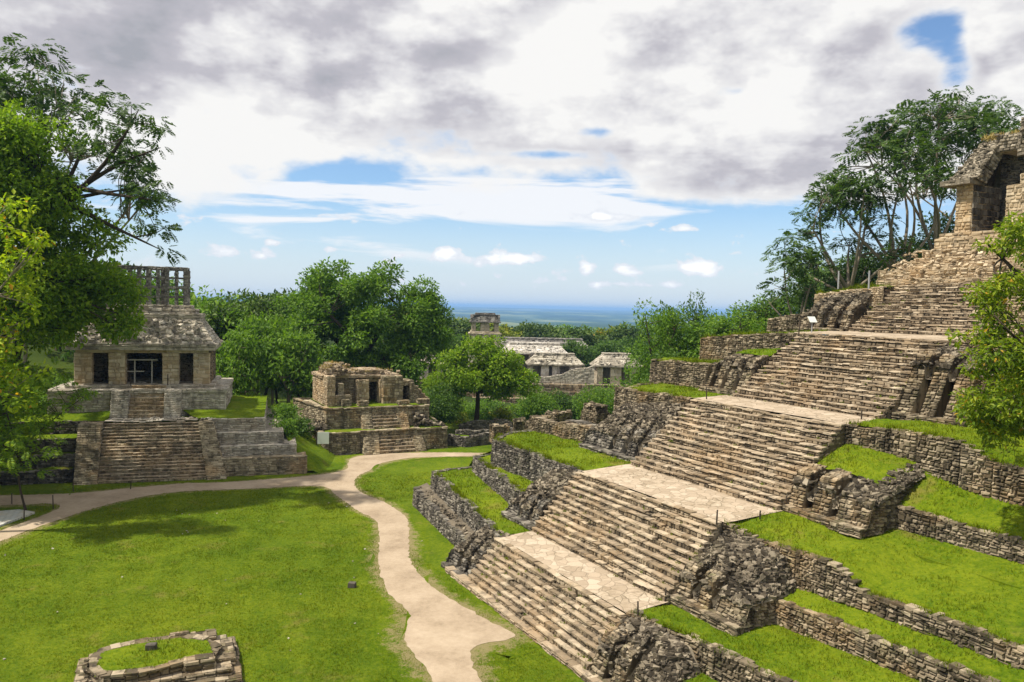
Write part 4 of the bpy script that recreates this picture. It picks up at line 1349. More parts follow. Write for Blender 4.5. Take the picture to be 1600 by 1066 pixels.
# ------------------------------------------------------------------ left: stepped platform with the roof-comb temple
U = Fr(73, -33.2, 70.8)
spy = thing('stepped_pyramid', 'lower stepped stone platform with one broad stairway under the temple with lattice crest', 'pyramid', U.w(0, 8, 0))
tr, ri = MB(), MB()
stairs(tr, ri, U, 'b', 0.0, 4.6, 0.0, 4.85, 18, -4.5, 4.75, (-4.9, 3.6), 1.2)
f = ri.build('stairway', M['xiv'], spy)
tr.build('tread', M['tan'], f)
for (x0, x1, xt0, xt1) in ((-6.5, -4.55, -6.9, -4.95), (4.8, 6.55, 3.65, 5.05)):
    mb = MB()
    c = [U.w(x0, -.15, -.05), U.w(x1, -.15, -.05), U.w(xt1, 3.5, 4.95), U.w(xt0, 3.5, 4.95)]
    quad_stones(mb, *c, course=(.14, .24), length=(.25, .7), bulge=.05)
    quad_stones(mb, c[1], U.w(x1, 5, -.05), U.w(xt1, 5, 4.9), c[2], course=(.14, .24), bulge=.04)
    quad_stones(mb, U.w(x0, 5, -.05), c[0], c[3], U.w(xt0, 5, 4.9), course=(.14, .24), bulge=.04)
    xa, xb = min(xt0, xt1), max(xt0, xt1)
    top_stones(mb, U, xa, xb, 3.5, 5.3, 4.97, (.3, .6))
    mb.build('balustrade', M['xiv'], spy)
tiers = [(14.0, 1.0, 0.0, 1.72), (13.0, 2.2, 1.7, 2.68), (11.75, 3.2, 2.66, 3.85), (9.95, 4.2, 3.8, 5.12)]
for k, (xr, nf, z0, z1) in enumerate(tiers):
    mb = MB()
    p, q = U.w(4.9, nf), U.w(xr, nf)
    stone_face(mb, p, q, -U.b, z0 - .1, z1, batter=.06, course=(.13, .24), length=(.25, .8))
    coping(mb, p + U.b * .08, q + U.b * .08, -U.b, z1, z1, .5, (.02, .06), (.4, 1.0))
    stone_face(mb, U.w(xr, nf), U.w(xr, 22), U.a, z0 - .1, z1, batter=.06)
    block(mb, U, 4.5, xr - .15, nf + .2, 22, z0 - .2, z1 - .03)
    nx = tiers[k + 1] if k < 3 else None
    if nx:
        top_stones(mb, U, 4.95, xr - .3, nf + .4, nx[1] + .1, z1 + .02, (.35, .8), .02)
    mb.build('tier', M['pale' if k else 'xiv'], spy)
for k, (xl, nf, z0, z1) in enumerate([(-14.5, 1.0, 0, 1.1), (-13.6, 2.0, 1.1, 2.35), (-12.6, 3.2, 2.3, 3.6)]):
    mb = MB()
    wall(mb, U, [(xl, nf, z1 - .1), (-10, nf, z1), (-6.8, nf, z1)], z0 - .1, (0, -1), True, .4)
    block(mb, U, xl + .1, -6.8, nf + .3, 22, z0 - .2, z1 - .1)
    mb.build('tier', M['black'], spy)
    mb = MB()
    nb = [(2.1), (3.4), (5.2)][k]
    sheet(mb, U, [(xl, nf + .3, z1), (-6.9, nf + .3, z1 + .04)], [(xl, nb + .3, z1 + .15), (-6.9, nb + .3, z1 + .2)], 4, .7, .05)
    mb.build('grass_terrace', M['grass'], spy, smooth=True)
mb = MB()
wall(mb, U, [(-13.5, 6.5, 4.7), (-9, 5.6, 4.95), (-4.9, 5.3, 4.9)], 3.5, (0, -1), True, .4)
mb.build('retaining_wall', M['black'], spy)
mb = MB()
sheet(mb, U, [(-13.5, 6.8, 4.75), (-9, 5.9, 4.95), (-4.8, 5.5, 5.0)], [(-13.5, 10, 5.7), (-9, 10, 5.8), (-4.8, 8.2, 5.7)], 6, .7, .06)
sheet(mb, U, [(3.4, 5.4, 5.1), (6, 4.7, 5.14), (9.8, 4.6, 5.14)], [(1.6, 8.2, 5.68), (6, 8.3, 5.66), (9.9, 9, 5.5)], 7, .7, .06)
sheet(mb, U, [(5.9, 8.3, 5.64), (9.9, 8.3, 5.5)], [(5.9, 22, 5.6), (9.9, 22, 5.4)], 6, .7, .06)
sheet(mb, U, [(13.3, 1.5, -.05), (12.4, 3.8, 2.5), (11.4, 10, 3.6), (10.5, 22, 4.4)], [(15.4, .8, -.08), (16.6, 4.5, -.08), (17.5, 10, -.08), (18, 22, -.08)], 9, .6, .06, crown=.2)
mb.build('grass_terrace', M['grass'], spy, smooth=True)
mb = MB()
top_stones(mb, U, -4.9, 3.5, 4.55, 6.7, 5.05, (.4, .9), .03)
mb.build('paved_landing', M['pale'], spy)
mb = MB()
n = 120
a, b = rng.uniform(-2, 5.5, n), rng.uniform(4.8, 6.6, n)
rocks(mb, U.w(a, b, 5.12 + .0 * a), rng.uniform(.1, .3, n), .4)
mb.build('loose_stones', M['pale'], spy)
mb = MB()
block(mb, U, -12, 9.8, 5.8, 22, 0, 5.0)
mb.build('earth_core', M['grass'], spy)

tmp = thing('temple', 'pale stone temple with dark doorways, sloping relief roof and openwork lattice crest', 'temple', U.w(-2.2, 12, 5.0))
mb = MB()
masonry_box(mb, U, -10.6, 5.95, 8.0, 20, 5.0, 7.45, batter=.02, course=(.2, .34), length=(.3, .9))
masonry_box(mb, U, -10.7, 6.05, 7.9, 20, 7.4, 7.8, batter=.0, course=(.2, .3), length=(.5, 1.2))
masonry_box(mb, U, -9.3, 4.75, 8.9, 19, 7.75, 8.15, batter=.0, course=(.2, .3), length=(.5, 1.2))
mb.build('base', M['pale'], tmp)
tr, ri = MB(), MB()
stairs(tr, ri, U, 'b', 6.55, 8.9, 5.05, 8.1, 8, -3.15, 0.1, None, .8)
f = ri.build('stairway', M['warm'], tmp)
tr.build('tread', M['warm'], f)
for x0, x1 in ((-4.75, -3.17), (0.12, 1.65)):
    mb = MB()
    quad_stones(mb, U.w(x0, 6.4, 5.0), U.w(x1, 6.4, 5.0), U.w(x1, 7.3, 7.7), U.w(x0, 7.3, 7.7), (.14, .24), (.2, .6), .04)
    quad_stones(mb, U.w(x1, 6.4, 5.0), U.w(x1, 8.1, 5.0), U.w(x1, 8.1, 7.7), U.w(x1, 7.3, 7.7), (.14, .24), (.2, .6), .04)
    quad_stones(mb, U.w(x0, 8.1, 5.0), U.w(x0, 6.4, 5.0), U.w(x0, 7.3, 7.7), U.w(x0, 8.1, 7.7), (.14, .24), (.2, .6), .04)
    top_stones(mb, U, x0, x1, 7.3, 8.1, 7.72, (.3, .6))
    mb.build('balustrade', M['pale'], tmp)
for x0, x1 in ((-8.6, -7.0), (-5.45, -3.9), (-0.4, 1.2), (2.6, 4.2)):
    mb = MB()
    masonry_box(mb, U, x0, x1, 9.5, 10.6, 8.12, 11.42, batter=.0, course=(.25, .5), length=(.4, 1.0), bulge=.018)
    mb.build('pier', M['pier'], tmp)
mb = MB()
masonry_box(mb, U, -8.5, 4.1, 9.55, 10.5, 11.4, 11.75, batter=.0, sides='b', length=(.8, 1.8), course=(.3, .4), bulge=.015, top=False)
mb.build('lintel', M['pier'], tmp)
mb = MB()
masonry_box(mb, U, -8.6, -7.9, 10.6, 18, 8.12, 11.7, batter=.0, sides='abAB')
masonry_box(mb, U, 3.5, 4.2, 10.6, 18, 8.12, 11.7, batter=.0, sides='abAB')
masonry_box(mb, U, -7.9, -4.2, 13.2, 14.0, 8.12, 11.7, batter=.0, sides='b')
masonry_box(mb, U, -0.6, 3.5, 13.2, 14.0, 8.12, 11.7, batter=.0, sides='b')
masonry_box(mb, U, -8.0, 3.6, 17.3, 18, 8.12, 11.7, batter=.0, sides='b')
mb.build('inner_wall', M['wall'], tmp)
mb = MB()
masonry_box(mb, U, -9.2, 4.78, 8.95, 18.6, 11.72, 12.15, batter=-.1, course=(.4, .45), length=(.6, 1.4), bulge=.03)
masonry_box(mb, U, -9.35, 4.93, 8.8, 18.8, 12.12, 12.42, batter=.05, course=(.28, .32), length=(.5, 1.2), bulge=.05)
mb.build('cornice', M['roof'], tmp)
mb = MB()
bl, br, tr_, tl = U.w(-9.1, 9.1, 12.4), U.w(4.7, 9.1, 12.4), U.w(2.95, 11.3, 15.1), U.w(-7.35, 11.3, 15.1)
quad_stones(mb, bl, br, tr_, tl, (.3, .7), (.4, 1.3), .06)
bR, tR = U.w(4.7, 18.4, 12.4), U.w(2.95, 16.3, 15.1)
quad_stones(mb, br, bR, tR, tr_, (.3, .7), (.4, 1.3), .06)
bL, tL = U.w(-9.1, 18.4, 12.4), U.w(-7.35, 16.3, 15.1)
quad_stones(mb, bL, bl, tl, tL, (.25, .5), (.3, .8), .12)
quad_stones(mb, bR, bL, tL, tR, (.25, .5), (.3, .8), .12)
# moulded stucco on the front slope
n = 520
uu, vv = rng.uniform(.04, .96, n), rng.uniform(.08, .92, n)
pp = np.array([(bl + (br - bl) * u) * (1 - v) + (tl + (tr_ - tl) * u) * v for u, v in zip(uu, vv)])
rocks(mb, pp, np.minimum(.7, rng.gamma(3.0, .10, n) + .1), .6)
masonry_box(mb, U, -7.55, 3.15, 11.1, 16.5, 15.05, 15.5, batter=-.1, course=(.4, .45), length=(.5, 1.2), bulge=.05)
masonry_box(mb, U, -7.0, 2.6, 11.8, 16.0, 15.45, 16.0, batter=.15, course=(.25, .3), length=(.5, 1.2), bulge=.05)
masonry_box(mb, U, -6.6, 2.15, 12.4, 15.4, 15.95, 16.4, batter=.15, course=(.2, .25), length=(.5, 1.0), bulge=.05)
mb.build('roof', M['roof'], tmp)
mb = MB()
lx0, lx1 = -6.1, 1.65


def bar(x0, x1, z0, z1, y0, y1):
    masonry_box(mb, U, x0, x1, y0, y1, z0, z1, batter=.0, course=(.18, .35), length=(.2, .6), bulge=.05)


for y0, y1 in ((12.75, 13.2), (14.5, 14.95)):
    for z0, z1 in ((18.15, 18.45), (20.15, 20.5)):
        bar(lx0, lx1, z0, z1, y0, y1)
    nx = 9 if y0 < 13 else 4
    for k in range(nx):
        x = lx0 + .18 + (lx1 - lx0 - .36) * k / (nx - 1)
        w_ = .17 if k not in (0, nx - 1, nx // 2) else .25
        bar(x - w_, x + w_, 16.35, 18.2, y0 + .03, y1 - .03)
        bar(x - w_, x + w_, 18.4, 20.2, y0 + .03, y1 - .03)
        if k < nx - 1:
            xn = lx0 + .18 + (lx1 - lx0 - .36) * (k + 1) / (nx - 1)
            if nx == 9:
                bar(x + w_, xn - .17, 17.15, 17.38, y0 + .08, y1 - .08)
                bar(x + w_, xn - .17, 19.2, 19.4, y0 + .08, y1 - .08)
for k in (0, 4, 8):
    x = lx0 + .18 + (lx1 - lx0 - .36) * k / 8
    for z in (18.2, 20.2):
        bar(x - .15, x + .15, z, z + .2, 13.15, 14.55)
mb.build('roof_comb', M['comb'], tmp)
mb = MB()
for x in (-3.2, -1.55):
    block(mb, U, x - .06, x + .06, 10.7, 10.82, 8.15, 10.55)
block(mb, U, -3.9, -1.0, 10.68, 10.8, 10.55, 10.67)
block(mb, U, -3.9, -2.3, 10.66, 10.78, 9.35, 9.45)
mb.build('doorway_barrier', M['beam'], tmp)

# ------------------------------------------------------------------ centre: the smaller ruined temple on two tiers
V4 = Fr(63, -13.4, 87.3)
xpy = thing('stepped_platform', 'small two tier stone platform with twin stairways below the ruined temple', 'platform', V4.w(0, 7, 0))
mb = MB()
c0, c1, c2, c3 = (-7.7, 1.0), (7.2, 1.0), (9.3, 15), (-10.3, 15)


def ring(mb, pts, z0, z1, cop=True, batter=.05):
    for i in range(len(pts)):
        p, q = pts[i], pts[(i + 1) % len(pts)]
        P0, P1 = V4.w(*p), V4.w(*q)
        d = P1 - P0
        o = unit(np.array([d[1], -d[0], 0]))
        m = max(1, int(np.linalg.norm(d) / 2))
        for k in range(m):
            f0, f1 = k / m, (k + 1) / m
            j = rng.normal(0, .04)
            stone_face(mb, P0 + d * f0, P0 + d * f1, o, z0 - .1, z1 + j, batter=batter, course=(.16, .3), length=(.25, .7), bulge=.05)
            if cop:
                coping(mb, P0 + d * f0 - o * .08, P0 + d * f1 - o * .08, o, z1 + j, z1 + j, .55, (.08, .14), (.35, .9), .10)


ring(mb, [c0, c1, c2, c3], 0, 2.42)
mb.hexes(np.array([V4.w(*c, z) for z in (-.2, 2.38) for c in ((-7.5, 1.3), (7.0, 1.3), (9.1, 14.8), (-10.1, 14.8))])[None])
mb.build('tier', M['xiv'], xpy)
mb = MB()
d0, d1, d2, d3 = (-7.0, 3.0), (5.6, 3.0), (6.4, 13.6), (-8.6, 13.6)
ring(mb, [d0, d1, d2, d3], 2.4, 4.92)
mb.hexes(np.array([V4.w(*c, z) for z in (2, 4.88) for c in ((-6.8, 3.3), (5.4, 3.3), (6.2, 13.4), (-8.4, 13.4))])[None])
mb.build('tier', M['xiv'], xpy)
mb = MB()
sheet(mb, V4, [(-7.4, 1.3, 2.52), (7, 1.3, 2.52)], [(-7.1, 3.0, 2.6), (6.6, 3.0, 2.6)], 4, .7, .02)
sheet(mb, V4, [(5.6, 2.6, 2.54), (6.9, 2.0, 2.54)], [(6.4, 13.6, 2.6), (9.0, 14.6, 2.6)], 4, .7, .03)
sheet(mb, V4, [(-9.9, 14.6, 2.5), (-8.5, 13.6, 2.55)], [(-7.5, 1.4, 2.5), (-6.9, 3.0, 2.55)], 4, .7, .03)
sheet(mb, V4, [(-6.6, 3.4, 5.02), (5.4, 3.4, 5.02)], [(-6.6, 13, 5.05), (6, 13, 5.05)], 10, .7, .03)
mb.build('grass_terrace', M['grass'], xpy, smooth=True)
# tumbled stone along the side and the slumped right end
mb = MB()
n = 170
rocks(mb, V4.w(rng.uniform(-8.5, -7.0, n) - .0, rng.uniform(2.6, 9.5, n), 0) + np.stack([np.zeros(n), np.zeros(n), 2.55 + np.abs(rng.normal(0, .35, n))], 1), rng.uniform(.25, .7, n), .5)
mb.build('rubble', M['rubble'], xpy)
mb = MB()
n = 90
uu = rng.random(n)
rocks(mb, V4.w(3.4 + 3.8 * uu, rng.uniform(1.9, 3.2, n), 2.5 + (1.7 * (1 - uu) + .1) * rng.random(n)), rng.uniform(.25, .6, n), .6)
mb.build('rubble', M['rubble'], xpy)
tr, ri = MB(), MB()
stairs(tr, ri, V4, 'b', -.1, 1.75, 0, 2.55, 7, -1.5, 2.75, (-1.7, 2.4), .8)
block(ri, V4, -1.6, 2.5, 1.6, 3.2, 1.5, 2.5)
stairs(tr, ri, V4, 'b', 2.0, 3.9, 2.58, 5.0, 7, -1.7, 1.45, (-1.45, 1.25), .8)
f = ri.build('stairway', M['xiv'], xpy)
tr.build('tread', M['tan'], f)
for x0, x1, y0, y1, z0, z1, dx in ((-3.3, -1.55, -.35, 1.3, -.1, 2.5, .25), (2.8, 4.15, -.2, 1.35, -.1, 2.5, -.35), (-2.95, -1.72, 1.95, 3.4, 2.5, 4.95, .15), (1.48, 2.75, 1.95, 3.4, 2.5, 4.95, -.15)):
    mb = MB()
    q = [V4.w(x0, y0, z0), V4.w(x1, y0, z0), V4.w(x1 + dx, y1, z1), V4.w(x0 + dx, y1, z1)]
    quad_stones(mb, *q, course=(.16, .28), length=(.25, .6), bulge=.06)
    quad_stones(mb, q[1], V4.w(x1, y1 + .6, z0), V4.w(x1 + dx, y1 + .6, z1), q[2], course=(.16, .28), bulge=.05)
    quad_stones(mb, V4.w(x0, y1 + .6, z0), q[0], q[3], V4.w(x0 + dx, y1 + .6, z1), course=(.16, .28), bulge=.05)
    top_stones(mb, V4, x0 + dx, x1 + dx, y1, y1 + .8, z1 + .02, (.3, .6))
    mb.build('balustrade', M['xiv'], xpy)

xiv = thing('ruined_temple', 'roofless ruined stone temple with one dark doorway and grass grown broken top', 'temple', V4.w(-1, 8, 5))
mb = MB()
masonry_box(mb, V4, -5.6, -1.05, 7.0, 8.0, 4.95, 8.15, batter=.0)
masonry_box(mb, V4, 0.35, 3.2, 7.0, 8.0, 4.95, 8.0, batter=.0)
masonry_box(mb, V4, -1.1, .4, 7.0, 8.0, 7.55, 8.35, batter=.0)
masonry_box(mb, V4, -6.4, 3.2, 11.2, 12.2, 4.95, 8.1, batter=.0)
masonry_box(mb, V4, -2.3, 1.4, 9.6, 10.0, 4.95, 7.8, batter=.0, sides='b')
mb.build('wall', M['xiv'], xiv)
mb = MB()
for x0, x1 in ((-2.5, -1.0), (.28, 1.05)):
    masonry_box(mb, V4, x0, x1, 6.2, 7.05, 4.95, 7.9, batter=.0, course=(.2, .4), length=(.3, .7))
mb.build('door_pier', M['warm'], xiv)
mb = MB()
masonry_box(mb, V4, -6.5, -5.5, 4.6, 12, 4.95, 8.55, batter=.0, course=(.2, .4), length=(.3, .7))
mb.build('end_wall', M['warm'], xiv)
mb = MB()
masonry_box(mb, V4, 0.5, 3.0, 5.4, 6.6, 4.95, 8.35, batter=.0, course=(.25, .45), length=(.35, .8))
mb.build('front_pier', M['xiv'], xiv)
mb = MB()
masonry_box(mb, V4, -5.5, -3.6, 4.4, 5.3, 4.95, 6.3, batter=.05)
masonry_box(mb, V4, -5.0, -4.3, 5.3, 7.0, 4.95, 7.6, batter=.0)
for k, (x, h) in enumerate(((3.9, 2.6), (4.4, 2.15), (4.85, 1.7), (5.3, 1.2), (5.75, .75))):
    masonry_box(mb, V4, x, x + .5, 5.2, 11.5, 4.95, 4.95 + h, batter=.0, length=(.25, .6))
masonry_box(mb, V4, 2.95, 4.5, 5.6, 8, 7.1, 7.75, batter=.0)
for x, y, sx, sy, h in ((-3.0, 3.6, 1.2, .8, .7), (1.9, 3.6, 1.4, .8, .6), (-4.9, 3.9, 1.0, .7, .9), (4.4, 3.7, 1.5, .8, .7)):
    masonry_box(mb, V4, x, x + sx, y, y + sy, 4.95, 4.95 + h, batter=.05, length=(.25, .6))
mb.build('broken_wall', M['xiv'], xiv)
mb = MB()
masonry_box(mb, V4, -6.6, 3.1, 6.6, 12.3, 8.1, 8.45, batter=-.15, course=(.15, .22), length=(.4, 1.0), bulge=.08)
masonry_box(mb, V4, -4.6, 1.0, 7.2, 11.8, 8.42, 8.8, batter=-.1, course=(.15, .2), length=(.4, 1.1), bulge=.10)
masonry_box(mb, V4, -2.0, 1.1, 7.0, 11.0, 8.78, 9.0, batter=-.1, course=(.15, .2), length=(.5, 1.3), bulge=.12)
masonry_box(mb, V4, -6.2, -3.6, 6.0, 10.5, 8.42, 9.3, batter=.35, course=(.2, .3), length=(.3, .7), bulge=.08)
masonry_box(mb, V4, -5.9, -4.2, 6.6, 9.5, 9.2, 9.85, batter=.4, course=(.2, .3), length=(.3, .7), bulge=.08)
n = 110
rocks(mb, V4.w(rng.uniform(-6.4, -3.4, n), rng.uniform(5.8, 9, n), rng.uniform(8.4, 9.8, n)), rng.uniform(.2, .55, n), .5)
n = 60
rocks(mb, V4.w(rng.uniform(-4, 3, n), rng.uniform(6.7, 9, n), rng.uniform(8.4, 8.95, n)), rng.uniform(.2, .5, n), .5)
mb.build('vault_top', M['tan'], xiv)
mb = MB()
for k in range(26):
    x = rng.uniform(-6.2, -3.5)
    tuft_spikes(mb, V4.w(x, rng.uniform(6.2, 9), 9.85 - .5 * abs(x + 4.9)), 14, .42, .22)
for k in range(12):
    tuft_spikes(mb, V4.w(rng.uniform(-3, 2.5), rng.uniform(7, 9), 8.8), 14, .4, .2)
mb.build('dry_grass', M['dry'], xiv)

# ------------------------------------------------------------------ far centre: the palace
Pz = Fr(87, 0, 175)
mb = MB()
for (x0, x1, y0, z0, z1) in ((-30, 31, -3, -6, -3.4), (-29, 30, -1.5, -3.5, -1.9), (-28, 29, 0, -2, -.35)):
    masonry_box(mb, Pz, x0, x1, y0, 48, z0, z1, batter=.12, sides='abA', course=(.35, .6), length=(.6, 1.5), bulge=.06, top=False)
pal_base = mb.build('palace_platform', M['wall'])
tag(pal_base, 'long stepped stone platform carrying the palace buildings and tower', 'platform')
tow = thing('palace_tower', 'square stone tower with open upper storey and hipped roof rising over the palace', 'tower', Pz.w(-6.2, 4, -.4))
mb = MB()
masonry_box(mb, Pz, -9.8, -2.6, 0, 7.2, -.4, 7.6, batter=.0, course=(.4, .7), length=(.6, 1.4))
for x0, x1 in ((-9.8, -8.3), (-7.3, -5.1), (-4.1, -2.6)):
    for y0, y1 in ((0, 1.5), (2.7, 4.5), (5.7, 7.2)):
        if not (x0 == -7.3 and y0 == 2.7):
            masonry_box(mb, Pz, x0, x1, y0, y1, 7.55, 10.3, batter=.0, course=(.4, .7), length=(.5, 1.2))
masonry_box(mb, Pz, -7.0, -5.4, 3, 4.2, 7.5, 13.4, batter=.0)
mb.build('tower_body', M['tower'], tow)
mb = MB()
masonry_box(mb, Pz, -9.8, -2.6, 0, 7.2, 10.25, 10.7, batter=.0, course=(.4, .5), length=(.8, 1.6))
masonry_box(mb, Pz, -10.0, -2.4, -.2, 7.4, 10.68, 11.0, batter=.0, course=(.3, .35), length=(.8, 1.6))
masonry_box(mb, Pz, -9.6, -2.8, .2, 7.0, 10.95, 11.35, batter=.0, course=(.35, .4), length=(.8, 1.6))
mb.build('cornice', M['tower'], tow)
mb = MB()
for x0, x1 in ((-9.3, -8.3), (-7.2, -5.2), (-4.1, -3.1)):
    for y0, y1 in ((.5, 1.5), (2.7, 4.5), (5.7, 6.7)):
        if not (x0 == -7.2 and y0 == 2.7):
            mb = MB()
            masonry_box(mb, Pz, x0, x1, y0, y1, 11.3, 13.4, batter=.0, course=(.4, .7), length=(.5, 1.2))
            mb.build('tower_pier', M['tower'], tow)
mb = MB()
masonry_box(mb, Pz, -9.8, -2.6, 0, 7.2, 13.35, 13.65, batter=.0)
masonry_box(mb, Pz, -9.6, -2.8, .2, 7.0, 13.6, 15.2, batter=.62, course=(.25, .4), length=(.4, 1.0), bulge=.12)
masonry_box(mb, Pz, -8.5, -3.9, 1.2, 5.9, 15.15, 15.6, batter=.2, bulge=.12)
mb.build('roof', M['comb'], tow)


def hall(label, x0, x1, y0, y1, zb, ze, zt, slope, openings, wallm='plaster', roofm='roof', top=True, ruin=False):
    h = thing('palace_hall', label, 'building', Pz.w((x0 + x1) / 2, (y0 + y1) / 2, zb))
    w = MB()
    xs = [x0] + [x for o in openings for x in o] + [x1]
    for k in range(0, len(xs), 2):
        masonry_box(w, Pz, xs[k], xs[k + 1], y0, y0 + 1.0, zb, ze, batter=.0, course=(.5, .9), length=(.8, 1.8), bulge=.02)
    masonry_box(w, Pz, x0, x0 + .9, y0 + 1, y1, zb, ze, batter=.0, sides='aA')
    masonry_box(w, Pz, x1 - .9, x1, y0 + 1, y1, zb, ze, batter=.0, sides='aA')
    masonry_box(w, Pz, x0 + .9, x1 - .9, y1 - 3, y1 - 2.2, zb, ze, batter=.0, sides='b')
    w.build('wall', M[wallm], h)
    r = MB()
    masonry_box(r, Pz, x0 - .6, x1 + .6, y0 - .6, y1 + .6, ze - .02, ze + .4, batter=-.1, course=(.4, .45), length=(.8, 1.8), bulge=.08)
    e = slope
    q = [Pz.w(x0 - .4, y0 - .4, ze + .38), Pz.w(x1 + .4, y0 - .4, ze + .38), Pz.w(x1 - e, y0 + e, zt), Pz.w(x0 + e, y0 + e, zt)]
    q2 = [Pz.w(x0 - .4, y1 + .4, ze + .38), Pz.w(x1 + .4, y1 + .4, ze + .38), Pz.w(x1 - e, y1 - e, zt), Pz.w(x0 + e, y1 - e, zt)]
    quad_stones(r, *q, course=(.5, 1.0), length=(.8, 2.2), bulge=.05)
    nr = int((x1 - x0) * 6)
    uu, vv = rng.random(nr), rng.random(nr)
    rocks(r, np.array([(q[0] + (q[1] - q[0]) * u) * (1 - v) + (q[3] + (q[2] - q[3]) * u) * v for u, v in zip(uu, vv)]), np.minimum(.9, rng.gamma(3, .12, nr) + .1), .25)
    quad_stones(r, q[1], q2[1], q2[2], q[2], (.4, .7), (.5, 1.4), .14)
    quad_stones(r, q2[0], q[0], q[3], q2[3], (.4, .7), (.5, 1.4), .14)
    quad_stones(r, q2[1], q2[0], q2[3], q2[2], (.4, .7), (.5, 1.4), .14)
    masonry_box(r, Pz, x0 + e - .2, x1 - e + .2, y0 + e - .2, y1 - e + .2, zt - .1, zt + .35, batter=.0, course=(.3, .45), length=(.6, 1.6), bulge=.08)
    r.build('roof', M[roofm], h)
    return h


hall('long pale palace hall whose flat grey roof shows just right of the tower', -1.2, 14.2, 14, 22, -.4, 5.6, 8.0, 1.6, ((0, 1.5), (3, 5), (7, 9)), roofm='plaster')
hall('palace hall with white pillars and dark doorways above the ruined low wall', 4.6, 17.0, 5.5, 11.5, -.4, 3.5, 6.0, 1.7, ((5.3, 7.3), (9.2, 10.0), (11.8, 14.0)))
hall('broken palace hall at the right end beside the green trees', 20.2, 30.5, 3, 10, -.4, 3.6, 6.4, 2.0, ((21.6, 23.4), (26, 28)), 'tower')
hall('low palace hall half hidden left of the tower between two trees', -25, -15.5, 3, 10, -.4, 3.2, 5.2, 1.6, ((-23, -21), (-19, -17)))
hall('distant palace gallery roof line behind the tower', -2, 22, 30, 36, -.4, 6.3, 8.6, 1.4, ((0, 2), (5, 7)), roofm='comb')
mb = MB()
wall(mb, Pz, [(4, 1.5, 1.0), (9, 1.5, 1.15), (12, 1.5, 1.7), (14, 1.5, 2.9), (18, 1.6, 3.4), (19.4, 1.6, 4.0)], -.5, (0, -1), True, .9, course=(.3, .5), length=(.4, 1.2), bulge=.06)
block(mb, Pz, 4.2, 19, 1.8, 2.6, -.5, .9)
tag(mb.build('ruined_wall', M['pale']), 'pale ruined wall with a curved broken top in front of the palace halls', 'wall')

# ------------------------------------------------------------------ ruins around the plaza
def ruin_wall(name, label, pts, zb, width=.8, mat='black', fr=None, group=None):
    fr = fr or Fr(90, 0, 0)
    mb = MB()
    wall(mb, fr, pts, zb, (0, -1), True, width * .8, jit=.12, bulge=.06)
    off = [(p[0], p[1] + width, p[2] - .05) for p in pts]
    wall(mb, fr, off, zb, (0, 1), False, jit=.05, bulge=.05)
    for k in (0, -1):
        p = pts[k]
        stone_face(mb, fr.w(p[0], p[1]), fr.w(p[0], p[1] + width), fr.a * (1 if k else -1), zb, p[2])
    for p, q in zip(pts[:-1], pts[1:]):
        c = fr.w([p[0], q[0], q[0], p[0]] * 2, [p[1] + .1, q[1] + .1, q[1] + width - .1, p[1] + width - .1] * 2, [zb] * 4 + [p[2] - .08, q[2] - .08, q[2] - .08, p[2] - .08])
        mb.hexes(c[None])
    n = max(4, int(6 * len(pts)))
    k = rng.integers(0, len(pts) - 1, n)
    f = rng.random(n)
    A = np.array(pts)
    q = A[k] + (A[k + 1] - A[k]) * f[:, None]
    rocks(mb, fr.w(q[:, 0], q[:, 1] + rng.uniform(0, width, n), q[:, 2] + .02), rng.uniform(.2, .45, n), .6)
    return tag(mb.build(name, M[mat]), label, 'ruin', group)


ruin_wall('ruined_wall', 'low angled ruined wall beside the small two tier platform', [(-7.6, 93.0, 1.25), (-5.3, 92.0, 1.15), (-2.0, 94.8, 1.35), (-1.6, 96, 1.3)], -.1)
ruin_wall('ruined_wall', 'low ruined stone wall furthest back under the dark trunked tree', [(-6.8, 102.5, .9), (-4.5, 104, 1.4), (-1.5, 105.5, 1.5), (1.8, 104, 1.0)], -.2)
ruin_wall('ruined_wall', 'inner low ruined wall around a small patch of grass', [(-7.0, 98.0, 1.0), (-4.2, 97.0, 1.05), (-2.6, 98.4, 1.1), (0, 97.5, 1.2)], -.1)
ruin_wall('ruined_wall', 'ruined corner wall running up to the far end of the second terrace', [(-1.6, 96.2, 1.5), (0.6, 92.5, 2.4), (1.6, 89.5, 3.4)], -.1)
mb = MB()
sheet(mb, Fr(90, 0, 0), [(-7, 93.6, .5), (-5.2, 92.7, .5), (-2.0, 95.6, .6)], [(-7, 97.8, .6), (-4.2, 96.9, .6), (-2.4, 98.2, .7)], 4, .7, .04)
sheet(mb, C, [(37.5, 58.8, 6.35), (50, 66, 6.2)], [(37, 74, 1.0), (58, 84, 1.5)], 10, 1.0, .12)
sheet(mb, C, [(28.4, 58.9, 4.1), (37.5, 58.8, 6.35)], [(33, 70, .3), (37, 74, .9)], 8, .8, .10)
tag(mb.build('grass_bank', M['grass'], smooth=True), kind='structure')
